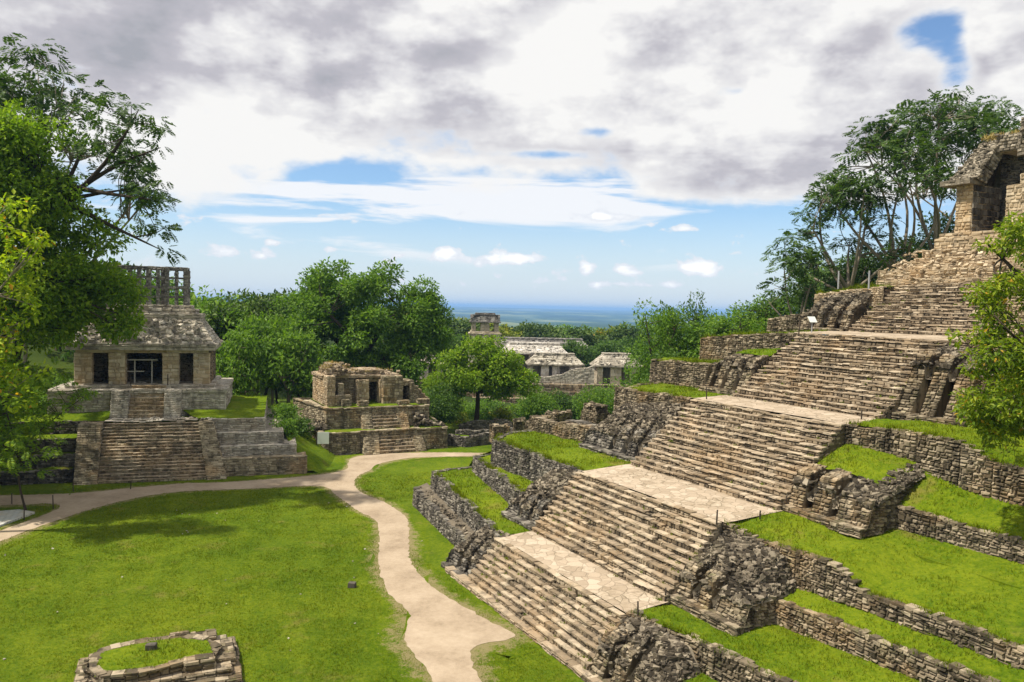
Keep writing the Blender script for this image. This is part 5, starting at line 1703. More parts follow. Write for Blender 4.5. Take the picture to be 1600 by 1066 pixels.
# row of wall stubs on the second terrace
RW = [(33.2, 57.6, 7.5), (33.5, 55.4, 7.35), (33.6, 53.2, 7.6), (33.9, 51.6, 7.55), (34.0, 49.0, 7.75)]
for k, (i, j, lab) in enumerate(((0, 1, 'ruined wall stub at the far end of the grassy second terrace'), (1, 3, 'middle length of broken wall edging the grassy second terrace'), (3, 4, 'length of ruined wall with warm stone next to the rubble slope'))):
    mb = MB()
    pts = [(p[0], p[1] + (.35 if q == 0 else 0) - (.35 if q == j - i else 0), p[2]) for q, p in enumerate(RW[i:j + 1])]
    wall(mb, C, pts, 6.2, W, True, .8, jit=.12, bulge=.06)
    for p, q in zip(pts[:-1], pts[1:]):
        c = C.w([p[0] + .1, q[0] + .1, q[0] + 1.0, p[0] + 1.0] * 2, [p[1], q[1], q[1], p[1]] * 2, [6] * 4 + [p[2] - .1, q[2] - .1, q[2] - .1, p[2] - .1])
        mb.hexes(c[None])
    for p, o in ((pts[0], C.b), (pts[-1], -C.b)):
        stone_face(mb, C.w(p[0], p[1]), C.w(p[0] + 1.0, p[1]), o, 6.2, p[2])
    tag(mb.build('wall_stub', M['wall']), lab, 'ruin')
for k, (a, b, w_, d_, h_, lab) in enumerate(((39.6, 56.9, 1.6, 2.6, 2.0, 'leftmost and widest of three upright ruined piers on the second terrace'), (40.6, 53.4, 1.2, 1.5, 2.2, 'rounded middle one of three upright ruined piers'), (40.9, 50.9, 1.3, 1.4, 2.5, 'tallest of three ruined piers nearest the rubble slope, warm stone side'))):
    mb = MB()
    masonry_box(mb, C, a, a + w_, b, b + d_, 6.2, 6.4 + h_ * .6, batter=.04)
    masonry_box(mb, C, a + .1, a + w_ - .1, b + .25, b + d_ - .2, 6.35 + h_ * .55, 6.5 + h_ * .9, batter=.15, bulge=.08)
    rocks(mb, C.w(rng.uniform(a, a + w_, 14), rng.uniform(b, b + d_, 14), 6.45 + h_ * .9), rng.uniform(.3, .6, 14), .5)
    tag(mb.build('ruined_pier', M['wall']), lab, 'ruin')
mb = MB()
wall(mb, C, [(36.6, 57.5, 7.0), (37.2, 53, 7.1), (37.2, 50, 7.3)], 6.2, W, True, .8, jit=.12)
block(mb, C, 37.3, 38.2, 50, 57.3, 6, 7.0)
n = 70
rocks(mb, C.w(rng.uniform(35.5, 39.5, n), rng.uniform(49.8, 57.5, n), np.full(n, 6.5)), rng.uniform(.3, .8, n), .45)
tag(mb.build('ruined_wall', M['black']), 'flattened line of ruined stones just in front of the three upright piers', 'ruin')
blks = [((2.4, 84.5), 3.3, 2.0, 1.6, 'large weathered stone block on the grass bank under the green bushes'), ((3.6, 80.5), 4.4, 1.3, 1.5, 'small upright stone block at the far corner of the second terrace'),
        ((0.9, 79.2), 4.4, 1.2, 1.3, 'short square stone stump at the corner where terrace and low ruins meet'), ((5.3, 84), 4.8, 2.8, 1.1, 'long low ruined stone block beyond the second terrace'), ((-1.2, 90), 2.3, 2.2, 1.0, 'flat topped stone block beside the thin trunked tree')]
for (p, z, s_, h_, lab) in blks:
    mb = MB()
    F = Fr(rng.uniform(40, 80), p[0], p[1])
    masonry_box(mb, F, -s_ / 2, s_ / 2, -s_ / 3, s_ / 3, z - 1.2, z + h_ * .75, batter=.10, bulge=.07)
    rocks(mb, F.w(rng.uniform(-s_ / 2, s_ / 2, 10), rng.uniform(-s_ / 3, s_ / 3, 10), np.full(10, z + h_ * .75)), rng.uniform(.35, .7, 10), .5)
    tag(mb.build('stone_block', M['wall']), lab, 'stone block')

# small altar platform at the lower left
Al = Fr(66, -15.6, 34.3)
alt = thing('altar_platform', 'small ruined stone platform with stepped grey edges and grass on top', 'platform', Al.w(0, 0, 0))
mb = MB()
for (x0, x1, y0, y1, z) in ((-3.5, 3.3, -2.4, 2.2, .3), (-3.1, 2.9, -2.0, 1.9, .58)):
    masonry_box(mb, Al, x0, x1, y0, y1, -.1, z, batter=.03, course=(.12, .2), length=(.35, .9), bulge=.05)
mb.build('stone_step', M['wall'], alt)
mb = MB()
segs = [(-2.6, 1.4, -.6, 1.75), (-.6, 1.75, 1.1, 1.6), (1.1, 1.45, 2.0, .7), (2.0, .7, 2.5, -.3), (2.5, -.3, 2.1, -1.2), (.9, -1.5, 2.1, -1.2), (-.9, -1.85, .9, -1.5), (-2.4, -1.6, -.9, -1.85), (-2.8, -.6, -2.4, -1.6), (-2.9, .5, -2.8, -.6), (-2.6, 1.4, -2.9, .5)]
for x0, y0, x1, y1 in segs:
    p, q = Al.w(x0, y0), Al.w(x1, y1)
    mid = (p + q) / 2 - Al.w(-.2, 0)
    d = unit(q - p)
    o = np.array([d[1], -d[0], 0])
    if o @ mid < 0:
        o = -o
    z = .92 + rng.uniform(-.05, .07)
    stone_face(mb, p, q, o, .3, z, course=(.14, .22), length=(.3, .7), batter=.05, bulge=.05)
    coping(mb, p, q, o, z, z, .5, (.05, .1), (.35, .9), .06)
n = 70
rocks(mb, Al.w(rng.uniform(-3.1, -1.9, n), rng.uniform(-1.8, .8, n), rng.uniform(.55, .95, n)), rng.uniform(.12, .32, n), .6)
for x0, x1, y0, y1, z in ((2.0, 3.1, -1.2, 1.0, .72), (1.2, 2.4, 1.0, 1.9, .95), (.3, 1.2, 1.55, 2.0, 1.0), (.9, 2.2, -1.7, -1.1, 1.08)):
    masonry_box(mb, Al, x0, x1, y0, y1, .2, z, batter=.02, course=(.2, .3), length=(.5, 1.0), bulge=.04)
mb.build('rim', M['wall'], alt)
mb = MB()
sheet(mb, Al, [(-2.6, -1.4, .9), (-.9, -1.6, .95), (.9, -1.3, .97), (2.1, -.9, .95)], [(-2.5, 1.2, .9), (-.6, 1.5, .95), (1.0, 1.35, .95), (1.9, .7, .92)], 8, .3, .02, crown=.12)
mb.build('grass_top', M['grass'], alt, smooth=True)


def cut_stone(name, label, x, y, z, w_, d_, h_, rz):
    F = Fr(rz, x, y, z)
    mb = MB()
    c = F.w([-w_, w_, w_, -w_, -w_ * .92, w_ * .95, w_ * .9, -w_ * .9], [-d_, -d_, d_, d_, -d_ * .9, -d_ * .95, d_ * .9, d_ * .9], [0, 0, 0, 0, h_, h_ * .93, h_, h_ * .97])
    mb.hexes((c + rng.normal(0, .008, c.shape))[None])
    o = mb.build(name, M['black'])
    bv = o.modifiers.new('bevel', 'BEVEL'); bv.width = .035; bv.segments = 2
    return tag(o, label, 'stone')


cut_stone('stone_stub', 'small dark square stone standing on top of the ruined altar platform', *Al.w(-.45, .2)[:2], 1.0, .24, .16, .34, 80)
cut_stone('stone_stub', 'small dark stone stub standing alone in the middle of the lawn', -9.25, 45.4, -.02, .24, .18, .34, 95)
cut_stone('stone_slab', 'flat pale stone slab in the grass in front of the small platform', -18.6, 86.0, 0, .75, .5, .16, 60)['category'] = 'slab'

# rope posts
POSTS = [(10.5, 38.2, 6.45, .62, 'thin dark post at the grass edge of the upper paved landing'), (13.0, 39.2, 6.5, .35, 'short stubby post between grass and upper paved landing'), (14.9, 40.8, 6.5, .75, 'tall thin post at the foot of the third stairway'),
         (6.2, 35.4, 2.78, .62, 'thin dark post at the outer corner of the lowest paved landing'), (7.8, 37.0, 2.8, .68, 'thin dark post beside the second stairway foot'),
         (20.4, 44.4, 10.95, .6, 'thin post at the near outer corner of the third landing'), (22.5, 45.5, 11.0, .7, 'post at the near foot of the fourth stairway'),
         (13.7, 53.5, 10.9, .9, 'thin post on the grass at the far end of the third landing'), (16.9, 56.7, 10.98, .8, 'thin post at the far foot of the fourth stairway'),
         (21.0, 56.3, 15.5, .9, 'thin post beside the little white sign on the fourth landing'), (8.7, 51.9, 6.45, .9, 'thin post at the far foot of the third stairway'),
         (-38.0, 66.4, 0, .85, 'thin dark post before the left corner of the broad stairway'), (-33.7, 67.8, 0, .75, 'thin dark post at the end of the grass strip by the broad stairway'),
         (-36.4, 60.8, 0, 1.15, 'leaning dark post at the tip of the grass fork in the path'), (-36.7, 57.6, 0, 1.0, 'dark post standing beside the pale tiled slab'), (-40.5, 62.0, 0, .9, 'small dark post on the grass behind the sapling')]
for (x, y, z, h_, lab) in POSTS:
    mb = MB()
    lean = rng.normal(0, .03, 2)
    tube(mb, [(x, y, z - .1), (x + lean[0] * .5, y + lean[1] * .5, z + h_ * .5), (x + lean[0], y + lean[1], z + h_), (x + lean[0], y + lean[1], z + h_ + .01)], [.045, .042, .04, .0], 7)
    tag(mb.build('rope_post', M['post'], smooth=True), lab, 'post', 'thin posts around the stairways')
for (x, y, z, lab) in ((-40.3, 80.4, 8.1, 'thin dark pole left of the temple steps'), (-37.35, 82.5, 8.1, 'thin dark pole right of the temple steps')):
    mb = MB()
    z = float(z)
    p = U.w(-3.3 if 'left' in lab else .2, 8.95, 8.1)
    tube(mb, [p, p + [0, 0, .6], p + [.02, 0, 1.15]], [.05, .05, .045], 7)
    tag(mb.build('rope_post', M['post'], smooth=True), lab, 'post', 'thin posts around the stairways')
for x, y in ((23.5, 55.7), (25.2, 54.6)):
    mb = MB()
    tube(mb, [(x, y, 18.9), (x, y, 19.6), (x, y, 20.2)], [.06, .06, .055], 7)
    tag(mb.build('fence_post', M['metal'], smooth=True), 'pale post at the left end of the grassy top ledge' if x < 24 else 'pale post on the grassy top ledge nearest the stairs', 'post', 'pale posts on the top ledge')

# signs
sg = thing('notice_board', 'pale notice board on two dark legs on the grass before the small platform', 'sign', (-20.6, 84.3, 0))
F = Fr(78, -20.6, 84.3)
for x in (-.72, .72):
    mb = MB()
    tube(mb, [F.w(x, 0, -.05), F.w(x, 0, 1.2), F.w(x, 0, 2.55)], [.05, .05, .045], 7)
    mb.build('leg', M['post'], sg, smooth=True)
mb = MB()
block(mb, F, -.62, .62, -.05, .03, 1.45, 2.75)
mb.build('board', M['sign'], sg)
sg = thing('small_sign', 'small white tilted sign on one thin leg at the edge of the fourth landing', 'sign', (22.3, 57.2, 15.65))
F = Fr(70, 22.3, 57.2, 15.65)
mb = MB()
tube(mb, [F.w(0, 0, 0), F.w(0, 0, .5), F.w(0, 0, .85)], [.045, .045, .045], 7)
mb.build('leg', M['metal'], sg, smooth=True)
mb = MB()
c = F.w([-.32, .32, .32, -.32, -.32, .32, .32, -.32], [-.2, -.2, -.15, -.15, .12, .12, .17, .17], [.78, .78, .78, .78, 1.2, 1.2, 1.2, 1.2])
mb.hexes(c[None])
mb.build('panel', M['sign'], sg)

# pale slab left of the path, laid with large squares
def slab_mat():
    m, n = new_mat('pale_tiles')
    pos = n.n('ShaderNodeNewGeometry').outputs['Position']
    br = n.n('ShaderNodeTexBrick', {'Vector': n.n('ShaderNodeMapping', {'Vector': pos, 'Rotation': (0, 0, .35)}).outputs[0], 'Color1': (0.50, 0.49, 0.44, 1), 'Color2': (0.42, 0.44, 0.44, 1), 'Mortar': (0.22, 0.20, 0.16, 1), 'Scale': .9, 'Mortar Size': .02})
    c = n.mix(n.smooth(n.noise(pos, .9, 5, .7), .45, .7), br.outputs[0], (0.46, 0.40, 0.30))
    b = n.n('ShaderNodeBsdfPrincipled', {'Base Color': c, 'Roughness': .8})
    n.link(b.outputs[0], n.n('ShaderNodeOutputMaterial').inputs[0])
    return m


mb = MB()
q = np.array([(-44.5, 57.0), (-38.6, 60.0), (-37.0, 59.4), (-37.4, 53.5), (-41.0, 52.0)])
for k in range(1, len(q) - 1):
    pass
me = bpy.data.meshes.new('stone_slab')
n = len(q)
me.from_pydata([(x, y, -.05) for x, y in q] + [(x, y, .16) for x, y in q], [], [list(range(n, 2 * n))[::-1], list(range(n))] + [[i, (i + 1) % n, n + (i + 1) % n, n + i] for i in range(n)])
me.materials.append(slab_mat())
o = bpy.data.objects.new('paved_slab', me)
COL.objects.link(o)
import bmesh
bm = bmesh.new(); bm.from_mesh(me); bmesh.ops.recalc_face_normals(bm, faces=bm.faces); bm.to_mesh(me); bm.free()
tag(o, 'low pale slab of square tiles on the grass by the left path', 'slab')

# ------------------------------------------------------------------ vegetation
def gz(x, y):
    return float(ground_z(x, y))


# big round tree behind the small platform
cl = dome((-24.2, 117, 13.6), 12.6, 9.0, 9.8, 130, (1.2, 2.5), .22, -.6) + dome((-20, 113, 7.0), 8.5, 4, 4.5, 36, (1.2, 2.0)) + dome((-34.5, 116, 9.0), 6.0, 6, 6.5, 28, (1.3, 2.3)) + dome((-13.4, 117, 12.6), 3.6, 5, 5.4, 22, (1.2, 2.0))
tree('broad_tree', 'largest rounded dark green tree, rising directly behind the small ruined temple', 'tree', (-22.6, 118, -.6), (-23, 117, 8.0), cl, 1.0, 'leaf_mid', 90, .58, limbs=10, group='large trees')
# tree with the thin dark trunk before the palace
cl = dome((-4.2, 108, 7.6), 6.3, 5.5, 4.6, 84, (.9, 1.6), .2, -.85) + dome((1.0, 108, 6.5), 2.2, 3, 2.4, 12, (.9, 1.4))
tree('spreading_tree', 'single dark trunked spreading tree in front of the palace tower', 'tree', (-5.0, 109, -.5), (-4.7, 108.6, 5.2), cl, .42, 'leaf_bright', 110, .50, limbs=8, group='large trees')


def bush(name, label, c, r, n, leafmat, per=130, size=.34, zoff=0.0, group=None, sq=.8, kind='leaf'):
    z = gz(c[0], c[1]) + zoff if len(c) < 3 else c[2]
    t = thing(name, label, 'bush', (c[0], c[1], z), group)
    cl = [(np.array([c[0], c[1], z + r * .45]) + unit(rng.normal(0, 1, 3)) * np.array([r, r, r * sq]) * rng.uniform(.3, .85), rng.uniform(.32, .5) * r) for _ in range(n)]
    cl = [(np.array([p[0], p[1], max(p[2], z + .25)]), q) for p, q in cl]
    s = MB()
    for k in range(5):
        p = cl[k % len(cl)][0]
        b = np.array([c[0] + rng.normal(0, .2), c[1] + rng.normal(0, .2), z - .1])
        tube(s, [b, (b + p) / 2 + [0, 0, .2], p], [.06, .045, .02], 5)
    s.build('stem', M['bark'], t, smooth=True)
    m = MB()
    crown(m, cl, per, size, kind)
    m.build('foliage', M[leafmat], t)
    return t


bush('leafy_bush', 'dark green bush close against the right side of the small ruined temple', (-9.6, 103, 2.0), 3.6, 26, 'leaf_deep')
bush('leafy_bush', 'bright green bush above the dark one right of the small temple', (-10.5, 107, 5.2), 2.4, 16, 'leaf_bright')
bush('leafy_bush', 'yellow green bush under the branches right of the thin dark trunk', (-.5, 112, -.5), 2.4, 16, 'leaf_olive')
bush('leafy_bush', 'pale olive bush left of the thin dark trunk', (-8.5, 112, -.5), 2.4, 14, 'leaf_olive')
bush('leafy_bush', 'broad bright bush in front of the palace platform', (4.2, 118, .2), 3.6, 26, 'leaf_mid')
bush('leafy_bush', 'dark green bush between broad bright bush and palace terrace wall', (8.8, 122, -.4), 3.6, 24, 'leaf_deep')
bush('leafy_bush', 'feathery green bush covering the right part of the palace terrace wall', (13.8, 118, .6), 4.0, 26, 'leaf_mid')
bush('leafy_bush', 'small green bush behind the low ruins at the platform corner', (1.0, 122, -2), 3.2, 14, 'leaf_deep')

k0 = 0
for (d_, n_, z_, r_) in ((12.0, 7.5, 2.6, 1.7), (12.8, 10.5, 2.2, 2.0), (11.6, 13.5, 3.0, 2.2), (14.0, 14.5, 1.2, 1.8)):
    p = U.w(d_, n_, z_)
    bush('leafy_bush', ('small dark bush growing at the right side of the stepped stone tiers nearest the stairs', 'second green bush along the right side of the stepped stone tiers', 'largest green bush behind the right end of the stepped stone tiers', 'low green bush at the foot of the grass bank by the stepped tiers')[k0], (p[0], p[1], z_), r_, 14, 'leaf_deep' if k0 % 2 else 'leaf_mid', size=.36)
    k0 += 1
for (x, y, r_, m_) in ((-12, 124, 2.6, 'leaf_olive'), (-7, 126, 3.0, 'leaf_mid'), (-3, 128, 2.6, 'leaf_deep'), (1.5, 130, 3.2, 'leaf_olive'), (6, 132, 3.0, 'leaf_mid'), (-10, 134, 3.4, 'leaf_bright'), (-15, 130, 3.6, 'leaf_mid'), (-5, 140, 3.6, 'leaf_mid'), (2, 142, 3.4, 'leaf_bright'), (10, 136, 3.4, 'leaf_deep'), (16, 132, 3.6, 'leaf_mid')):
    bush('shrub', 'green shrub in the thicket between the plaza and the palace', (x, y), r_, 12, m_, per=60, size=.5, group='shrubs before the palace')

k0 = 0
for (d_, n_, z_, r_, lab) in ((-11.5, 9.5, 5.3, 1.8, 'green bush on the ledge left of the temple base'), (-14.5, 11, 5.0, 2.6, 'larger green bush at the far left end of the temple ledge'), (-14.8, 4.5, 2.6, 1.8, 'green bush at the left end of the dark tiers'), (-12.6, 15, 5.6, 2.6, 'tall bush behind the left corner of the temple base')):
    p = U.w(d_, n_, z_)
    bush('leafy_bush', lab, (p[0], p[1], z_), r_, 16, 'leaf_mid', size=.36)

# proto trees for the woods
def woodland(label_by, spots, group, leafmats=('leaf_mid', 'leaf_far', 'leaf_deep', 'leaf_mid'), name='forest_tree', per=26, size=.75, protos=4, rr=5.2, cr=(1.1, 2.2)):
    made = []
    for i, (x, y, h, r, *rest) in enumerate(spots):
        z = rest[0] if rest else gz(x, y)
        lab = label_by if isinstance(label_by, str) else label_by[i]
        if len(made) < protos:
            hh = 14.0
            cl = dome((0, 0, hh * .66), rr, rr, hh * .33, 34, cr, .15, -.6)
            k = len(made)
            if k % 2:
                cl += dome((rr * .5, 0, hh * .45), rr * .6, rr * .6, hh * .2, 10, (1.0, 1.8))
            t = tree(name, lab, 'tree', (0, 0, -.4), (rng.normal(0, .4), rng.normal(0, .4), hh * .42), cl, .32, leafmats[k % len(leafmats)], per, size, limbs=6, bark='bark_pale' if k == 1 else 'bark', group=group)
            made.append(t)
        else:
            src = made[int(rng.integers(len(made)))]
            t = src.copy(); COL.objects.link(t)
            for ch in src.children:
                c = ch.copy(); COL.objects.link(c); c.parent = t
            t['label'] = lab
        t.location = (x, y, z - .3)
        t.rotation_euler = (0, 0, rng.uniform(0, 6.28))
        t.scale = (r / rr, r / rr, h / 14.0)
    return made


def grove(n, u0, u1, d0, d1, vtop, rr=(4, 6), jit=6):
    """n trees spread over the directions u0..u1 (photo units) at distances d0..d1, tops near height line vtop(u)"""
    out = []
    for k in range(n):
        u = u0 + (u1 - u0) * (k + .5) / n + rng.uniform(-1, 1) * (u1 - u0) / n * .6
        d = rng.uniform(d0, d1)
        x = (u - 800) / 1200 * d
        g = gz(x, d)
        zt = CAM_H - (vtop(u) + rng.uniform(-jit, jit) - (480.6 + .0236 * (u - 800))) / 1200 * d
        out.append((x, d, max(6, zt - g), rng.uniform(*rr)))
    return out


lin = lambda *p: (lambda u: float(np.interp(u, [q[0] for q in p], [q[1] for q in p])))
woodland('tall green forest tree in the dense wood behind the lattice crested temple', grove(16, 285, 470, 112, 170, lin((280, 456), (330, 464), (400, 468), (470, 462)), (4.5, 6.5)), 'forest behind the lattice crested temple')
woodland('green tree standing low between the lattice crested temple and the small ruined temple', grove(12, 325, 480, 96, 112, lin((320, 560), (360, 520), (420, 490), (480, 540)), (3.4, 4.6)), 'trees between the two temples', ('leaf_deep', 'leaf_mid'), protos=2)
woodland('forest tree in the wood behind the palace', grove(34, 600, 990, 225, 330, lin((600, 480), (690, 497), (730, 504), (800, 510), (880, 514), (960, 516), (1000, 506)), (6, 9), 5), 'forest behind the palace', ('leaf_far', 'leaf_mid', 'leaf_olive', 'leaf_far'), size=1.0, per=20)
woodland('dark tree behind the palace halls', grove(10, 620, 990, 190, 222, lin((620, 512), (700, 525), (800, 538), (900, 534), (990, 526)), (5, 7)), 'dark trees close behind the palace', ('leaf_deep', 'leaf_far'), protos=2, size=.9, per=22)
woodland('green tree on the slope behind the far ends of the pyramid terraces', grove(9, 1015, 1275, 84, 100, lin((970, 496), (1010, 490), (1060, 462), (1110, 476), (1150, 490), (1200, 462), (1270, 450)), (2.8, 4.6), 14), 'trees behind the pyramid terraces', ('leaf_mid', 'leaf_deep', 'leaf_deep', 'leaf_mid'), protos=4, per=62, size=.40, rr=3.9, cr=(.9, 1.8))
woodland('young tree close against the end walls of the pyramid terraces', grove(8, 978, 1200, 76, 88, lin((960, 580), (1000, 560), (1060, 545), (1100, 525), (1200, 490)), (2.0, 3.0), 12), 'small trees at the terrace ends', ('leaf_mid', 'leaf_deep'), protos=2, per=62, size=.40, rr=2.8, cr=(.8, 1.5))
woodland('dark green tree filling the gap under the feathery trees beside the shrine', grove(8, 1240, 1490, 82, 96, lin((1240, 425), (1320, 400), (1400, 370), (1490, 330)), (3.2, 4.6), 12), 'dark trees under the feathery trees', ('leaf_deep', 'leaf_frond'), protos=2, per=52, size=.42, rr=4.2, cr=(1, 1.9))
woodland('tall forest tree in the background left of the lattice crested temple', grove(9, -60, 280, 108, 135, lin((-60, 380), (280, 440)), (5, 7)), 'forest on the left hillside', ('leaf_mid', 'leaf_deep'), protos=2)


# feathery trees on the hill beside the shrine
def feather(label, base, top, spread, n, leafmat, r0=.22, limbs=6, per=5.0, size=.95, group=None, lean=(0, 0), rr=(1.1, 1.9), flat=.45, low=.45, bark='bark_pale', pairs=7):
    base = np.array(base, float)
    H = top - base[2]
    fork = base + [lean[0] * .35, lean[1] * .35, H * .30]
    cl = []
    for _ in range(n):
        a, q = rng.uniform(0, 2 * np.pi), rng.random() ** .6
        zz = base[2] + H * (low + (1 - low) * (1 - q ** 1.7 * .75) * rng.uniform(.75, 1))
        cl.append((np.array([base[0] + lean[0] + math.cos(a) * q * spread, base[1] + lean[1] + math.sin(a) * q * spread, min(zz, top - .6)]), rng.uniform(*rr)))
    return tree('feathery_tree', label, 'tree', base, fork, cl, r0, leafmat, per, size, 'frond', bark, limbs, group, rmin=.045, bend=.16, flat=flat, shell=.2, droop=.15, pairs=pairs)


G = 'feathery trees beside the hilltop shrine'
feather('wide feathery tree leaning left furthest from the hilltop shrine', (34.0, 77, 14), 32.0, 6.2, 60, 'leaf_frond', .24, 7, group=G, lean=(-1.2, 0), low=.30)
feather('pale trunked feathery tree in the middle of the hilltop group', (38.2, 76, 15), 37.2, 6.4, 70, 'leaf_frond', .24, 7, group=G, lean=(-1.2, 1), low=.48)
feather('feathery tree rising directly behind the shrine roof', (44, 80, 16), 41.5, 7.2, 74, 'leaf_frond', .26, 7, group=G, lean=(-.8, 0), low=.52)
feather('tall feathery tree topping the skyline behind the shrine at the right edge', (51, 84, 17), 41.0, 8.0, 76, 'leaf_frond', .28, 7, group=G, lean=(0, 0), low=.52)
feather('low feathery sapling at the left foot of the hilltop group', (28.5, 76, 12), 24.5, 3.2, 26, 'leaf_frond', .14, 5, group=G, low=.35)

# overhanging tree at the right edge
base = np.array([26.6, 34.0, 9.8])
cl = []
for (x, y, z, r) in ((21.5, 32.5, 20.6, 1.0), (22.6, 33, 19.0, 1.3), (21.3, 32.5, 17.9, 1.2), (20.6, 32.6, 16.6, 1.1), (22.2, 33, 16.6, 1.4), (21.0, 32.2, 15.3, 1.2), (22.6, 33, 15.0, 1.5), (19.9, 32.4, 14.6, .8),
                     (21.4, 32.5, 13.9, 1.3), (22.8, 33.2, 13.4, 1.4), (20.7, 32.6, 13.0, .9), (22.0, 32.4, 12.4, 1.0), (21.0, 32.4, 11.9, .6), (24.4, 33.5, 20.5, 1.8), (24.6, 34, 17.5, 2.0), (24.8, 34, 14.8, 2.0),
                     (27, 35, 21.5, 2.0), (27.5, 35.5, 18.5, 2.2), (29, 34, 16.5, 2.2), (27, 32, 19.5, 2.0), (19.7, 32.6, 17.6, .7), (19.8, 32.4, 16.3, .8), (19.4, 32.4, 15.2, .7), (19.6, 32.3, 13.4, .8), (20.2, 32.3, 12.2, .7), (20.6, 32.4, 18.6, .7), (20.4, 32.6, 19.9, .6), (20.2, 32.5, 15.9, .6), (22.3, 32.5, 21.6, .7), (23.5, 33, 22.3, 1.0)):
    for _ in range(3):
        cl.append((np.array([x, y, z]) + rng.normal(0, r * .5, 3) * [1, 1, .8], r * rng.uniform(.45, .8)))
ov = tree('overhanging_tree', 'sunlit yellow green tree leaning in over the terraces at the right edge', 'tree', base, (25.6, 33.8, 14.5), cl, .32, 'leaf_over', 460, .245, limbs=8, rmin=.03, droop=.45, width=.42)
mb = MB()
for k in range(26):       # hanging vines
    x, y, z = rng.uniform(20.6, 24.5), rng.uniform(32, 33.8), rng.uniform(12.2, 14)
    L = rng.uniform(.8, 2.3)
    p = np.array([[x, y, z - L * f] + rng.normal(0, .05, 3) * [1, 1, 0] for f in np.linspace(0, 1, 7)])
    tube(mb, p, np.full(7, .012), 4)
    q = p[rng.integers(0, 7, 26)] + rng.normal(0, .06, (26, 3))
    leaves(mb, q, unit(rng.normal(0, 1, (26, 3)) - UP * .8), unit(rng.normal(0, 1, (26, 3)) + UP), .2 * rng.uniform(.6, 1.2, 26), .5)
mb.build('vine', M['leaf_olive'], ov)

# ---- trees at the left edge
cl = dome((-42.6, 62, 20.9), 8.6, 6.8, 11.5, 120, (1.3, 2.6), .12, -.8) + dome((-34.6, 63, 16.4), 4.2, 4.5, 3.9, 34, (1.0, 1.7), .2, -.8) + dome((-43.9, 62, 26.9), 7.0, 5.8, 5.8, 50, (1.2, 2.3), .2, -.7) + dome((-43.3, 60, 9.2), 5.0, 4.7, 4.7, 24, (1.2, 2.1), .2, -.8)
tree('broad_tree', 'huge dense green tree filling the left edge and covering half the lattice crested temple', 'tree', (-49, 61, gz(-49, 61)), (-46.5, 61.5, 9), cl, .7, 'leaf_bright', 115, .42, limbs=10, group='large trees', rmin=.05)
feather('tall dark feathery tree arching over the crowd of green at the upper left', (-48, 70, gz(-48, 70)), 40.5, 10.0, 105, 'leaf_frond', .4, 9, per=6.0, size=1.0, lean=(5.5, -1), rr=(1.1, 2.0), low=.50, group='large trees')
# its long drooping limb over the temple
cl = [(np.array([-33.5 + 5.2 * f + rng.normal(0, .7), 62 + rng.normal(0, 1.2), 29.5 - 7.0 * f ** 1.6 + rng.normal(0, 1.1)]), rng.uniform(.8, 1.5)) for f in np.linspace(0, 1, 22)]
cl += [(np.array([-31.5 + 3.4 * f + rng.normal(0, .5), 62 + rng.normal(0, 1.2), 33.0 - 3.0 * f + rng.normal(0, .6)]), rng.uniform(.7, 1.2)) for f in np.linspace(0, 1, 9)]
tree('feathery_tree', 'dark feathery tree whose long limbs droop across the sky above the lattice crest', 'tree', (-45, 66, gz(-45, 66)), (-37, 63, 27), cl, .42, 'leaf_frond', 8.0, .9, 'frond', limbs=6, bend=.1, flat=.6, shell=.2, droop=.35, group='large trees', hang=-1.2)
cl = []
for (x, y, z, r) in ((-34.0, 48, 22.4, 1.6), (-32.4, 48, 21.6, 1.6), (-30.4, 48, 21.0, 1.3), (-31.4, 48, 19.0, 1.6), (-33.4, 48, 19.0, 1.9), (-32.7, 48, 16.6, 1.9), (-30.6, 47.7, 17.2, 1.3), (-31.8, 48, 14.4, 1.8), (-33.6, 48, 13.8, 1.9), (-32.6, 48, 11.6, 1.6), (-35, 48, 16.5, 2.1), (-35.6, 48, 21, 1.9), (-29.6, 47.7, 19.4, .9), (-29.3, 47.8, 20.6, .8), (-31.0, 48, 12.4, 1.2), (-30.0, 48, 15.6, .9)):
    x, y, z, r = x * 1.105, y * 1.105, 17 + (z - 17) * 1.105, r * 1.1
    for _ in range(3):
        cl.append((np.array([x, y, z]) + rng.normal(0, r * .5, 3), r * rng.uniform(.45, .8)))
tree('yellow_tree', 'bright yellow leaved tree at the very left edge in front of the dense green tree', 'tree', (-42, 53.5, gz(-42, 53.5)), (-40.0, 53.2, 13), cl, .3, 'leaf_yellow', 70, .42, bark='bark_pale', limbs=7, rmin=.025, droop=.3, width=.55, group='large trees')
